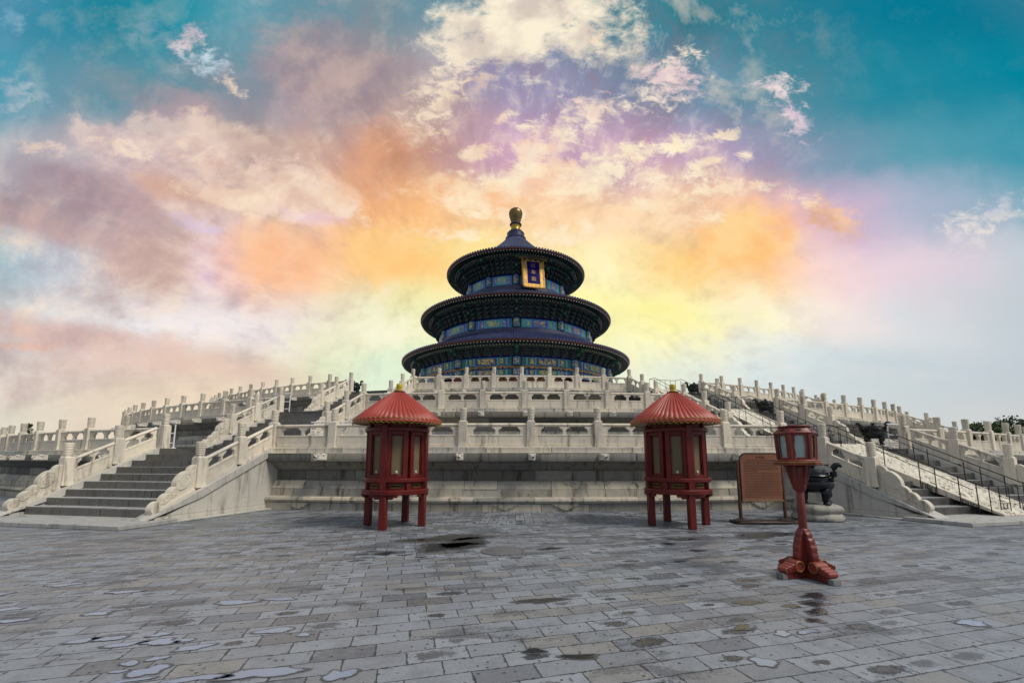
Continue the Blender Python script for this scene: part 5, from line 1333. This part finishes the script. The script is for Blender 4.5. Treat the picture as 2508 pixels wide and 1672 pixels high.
barrier((pA[0], pA[1], 0), (pA[0] - 0.9, pA[1] + 0.2, 0), 3.80, 'white pipe barrier beside the top post of the middle left flight')
barrier((-6.4, -37.8, 0), (-5.3, -38.0, 0), 3.80, 'white pipe barrier seen through the middle balustrade by the left stairs')

# ------------------------------------------------------------------ drain cover, puddles
b = MB(); b.lathe([(0.375, 0.0), (0.375, 0.012), (0.36, 0.016), (0.35, 0.010), (0.30, 0.010), (0.29, 0.016), (0.0001, 0.016)], 40, c=(-0.22, -50.89, 0)); 
for i in range(9):
    b.ball((-0.22 + 0.17 * sin(0.7 * i), -50.89 + 0.17 * cos(0.7 * i), 0.014), 0.02, 6, (1, 1, 0.25))
tag(b.build('drain_cover', M['drain'], recalc=False), 'round stone drain cover set in the wet paving', 'drain cover')
PUD = [(-1.86,-55.12,.25,.075),(-2.28,-55.2,.18,.045),(-2.72,-55.09,.11,.085),(-2.96,-54.97,.07,.04),(-2.82,-54.89,.06,.04),(-3.05,-54.58,.13,.065),(-3.33,-54.64,.14,.045),(-3.55,-54.51,.11,.055),(-3.75,-54.56,.11,.05),(-3.18,-54.42,.08,.045),(-2.86,-54.55,.06,.04),(-2.68,-54.69,.12,.06),(-2.2,-54.33,.13,.075),(-1.28,-55.15,.10,.08),(-2.75,-55.24,.14,.025),
 (-1.21,-50.53,.44,.40),(-1.30,-49.66,.70,.33),(-0.95,-50.1,.42,.35),(-2.17,-51.09,.17,.10),(-2.93,-55.1,.05,.025),(-5.62,-52.89,.15,.06),(-3.07,-53.55,.22,.07),(-2.63,-53.44,.17,.05),(-5.31,-53.78,.12,.06),(-4.62,-53.18,.18,.05),(-1.89,-54.43,.06,.035),(-6.1,-53.3,.25,.06),(-4.9,-54.1,.16,.05),(-4.25,-53.9,.14,.05),
 (3.43,-53.32,.16,.085),(3.24,-53.61,.15,.065),(3.1,-53.84,.13,.07),(2.91,-54.09,.07,.07),(2.54,-53.56,.14,.065),(.29,-53.49,.22,.085),(2.4,-54.4,.08,.055),(2.65,-54.36,.10,.04),(1.92,-54.95,.09,.075),(4.36,-54.15,.15,.07),(5.2,-49.3,.62,.30),(.62,-50.69,.20,.09),(.15,-54.76,.10,.045),(.51,-54.86,.14,.05),(3.12,-50.85,.12,.08),(3.31,-49.79,.32,.12),(2.84,-50.25,.16,.09),(2.94,-53.67,.08,.045),(2.12,-54.26,.08,.05)]
rp_ = random.Random(11)
for i, (x, y, rx_, ry_) in enumerate(PUD):
    n = 40; ph = [rp_.uniform(0, 6.28) for _ in range(5)]; am = [0.20, 0.14, 0.10, 0.06, 0.04]
    b = MB(); rot = radians(15.1 + rp_.uniform(-5, 5)); vs = [(x, y, 0.0045)]; rx_ *= 1.25; ry_ *= 1.25
    for q in range(n):
        a = 2 * pi * q / n; k = 1 + sum(am[j] * sin((j + 2) * a + ph[j]) for j in range(5))
        ex, ey = rx_ * k * cos(a), ry_ * k * sin(a); vs.append((x + ex * cos(rot) - ey * sin(rot), y + ex * sin(rot) + ey * cos(rot), 0.0045))
    b.add(vs, [(0, 1 + q, 1 + (q + 1) % n) for q in range(n)], [[(0, 0), (1, 0), (1, 0)] for q in range(n)])
    structure(b.build('puddle_water', M['sky_tint_water' if (x < -1.2 and y < -52.5) or (x, y) in ((2.4, -54.4), (2.65, -54.36), (1.92, -54.95), (4.36, -54.15)) else 'water'], recalc=False))

# ------------------------------------------------------------------ trees beyond the terraces
def tree(loc, h, w, label, leafmat, seed, cypress=False, z_bare=0.35):
    r = random.Random(seed); t = thing('tree' if not cypress else 'cypress_tree', label, 'tree', loc, 0, 'trees beyond the terraces' if not cypress else None)
    b = MB(); b.tube([(0, 0, 0), (w * 0.02, 0, h * 0.3), (0, w * 0.03, h * 0.6), (0, 0, h * 0.92)], [w * 0.06, w * 0.045, w * 0.028, w * 0.006], 10)
    for i in range(9):
        a = r.uniform(0, 6.28); z = h * r.uniform(0.3, 0.7); b.tube([(0, 0, z), (w * 0.2 * sin(a), w * 0.2 * cos(a), z + h * 0.08), (w * 0.38 * sin(a), w * 0.38 * cos(a), z + h * 0.18)], [w * 0.022, w * 0.014, w * 0.005], 6)
    b.build('trunk', M['bark'], t)
    b = MB(); b.smooth = False
    cl = []
    for i in range(60 if not cypress else 60):
        if cypress: z = r.uniform(0.08, 1.0); R_ = 0.5 * w * (1 - z) ** 0.7 * r.uniform(0.2, 1); 
        else: z = r.uniform(z_bare, 0.97); R_ = 0.5 * w * sqrt(max(0.02, 1 - ((z - 0.62) / 0.40) ** 2)) * r.uniform(0.35, 1.0)
        a = r.uniform(0, 6.28); cl.append((R_ * sin(a), R_ * cos(a), z * h, w * r.uniform(0.08, 0.16)))
    ls = w * (0.022 if not cypress else 0.03)
    for cx, cy, cz, cr in cl:
        for q in range(110):
            d = Vector((r.gauss(0, 1), r.gauss(0, 1), r.gauss(0, 0.8))).normalized() * cr * r.uniform(0.4, 1.05)
            p = Vector((cx, cy, cz)) + d; n1 = Vector((r.gauss(0, 1), r.gauss(0, 1), r.gauss(0, 1))).normalized(); n2 = n1.orthogonal().normalized(); n3 = n1.cross(n2)
            s = ls * r.uniform(0.7, 1.5)
            b.add([tuple(p + n2 * s), tuple(p + n3 * s * 0.6), tuple(p - n2 * s), tuple(p - n3 * s * 0.6)], [(0, 1, 2, 3)])
    b.build('crown', leafmat, t, recalc=False)
for x, y, h, w, lb, sd_ in [
    (88.5, 22, 8.3, 7.5, 'rounded green tree beyond the terraces, low between two far balustrade posts', 1), (97.5, 24, 9.3, 9.5, 'taller green tree at the far right edge behind the balustrade', 2)]:
    tree((x, y, 0), h, w, lb, M['leaf'], sd_)
tree((-75.6, 8.0, 0), 6.9, 2.6, 'slim dark cypress top showing behind the far left balustrade posts', M['cypress_leaf'], 5, True)
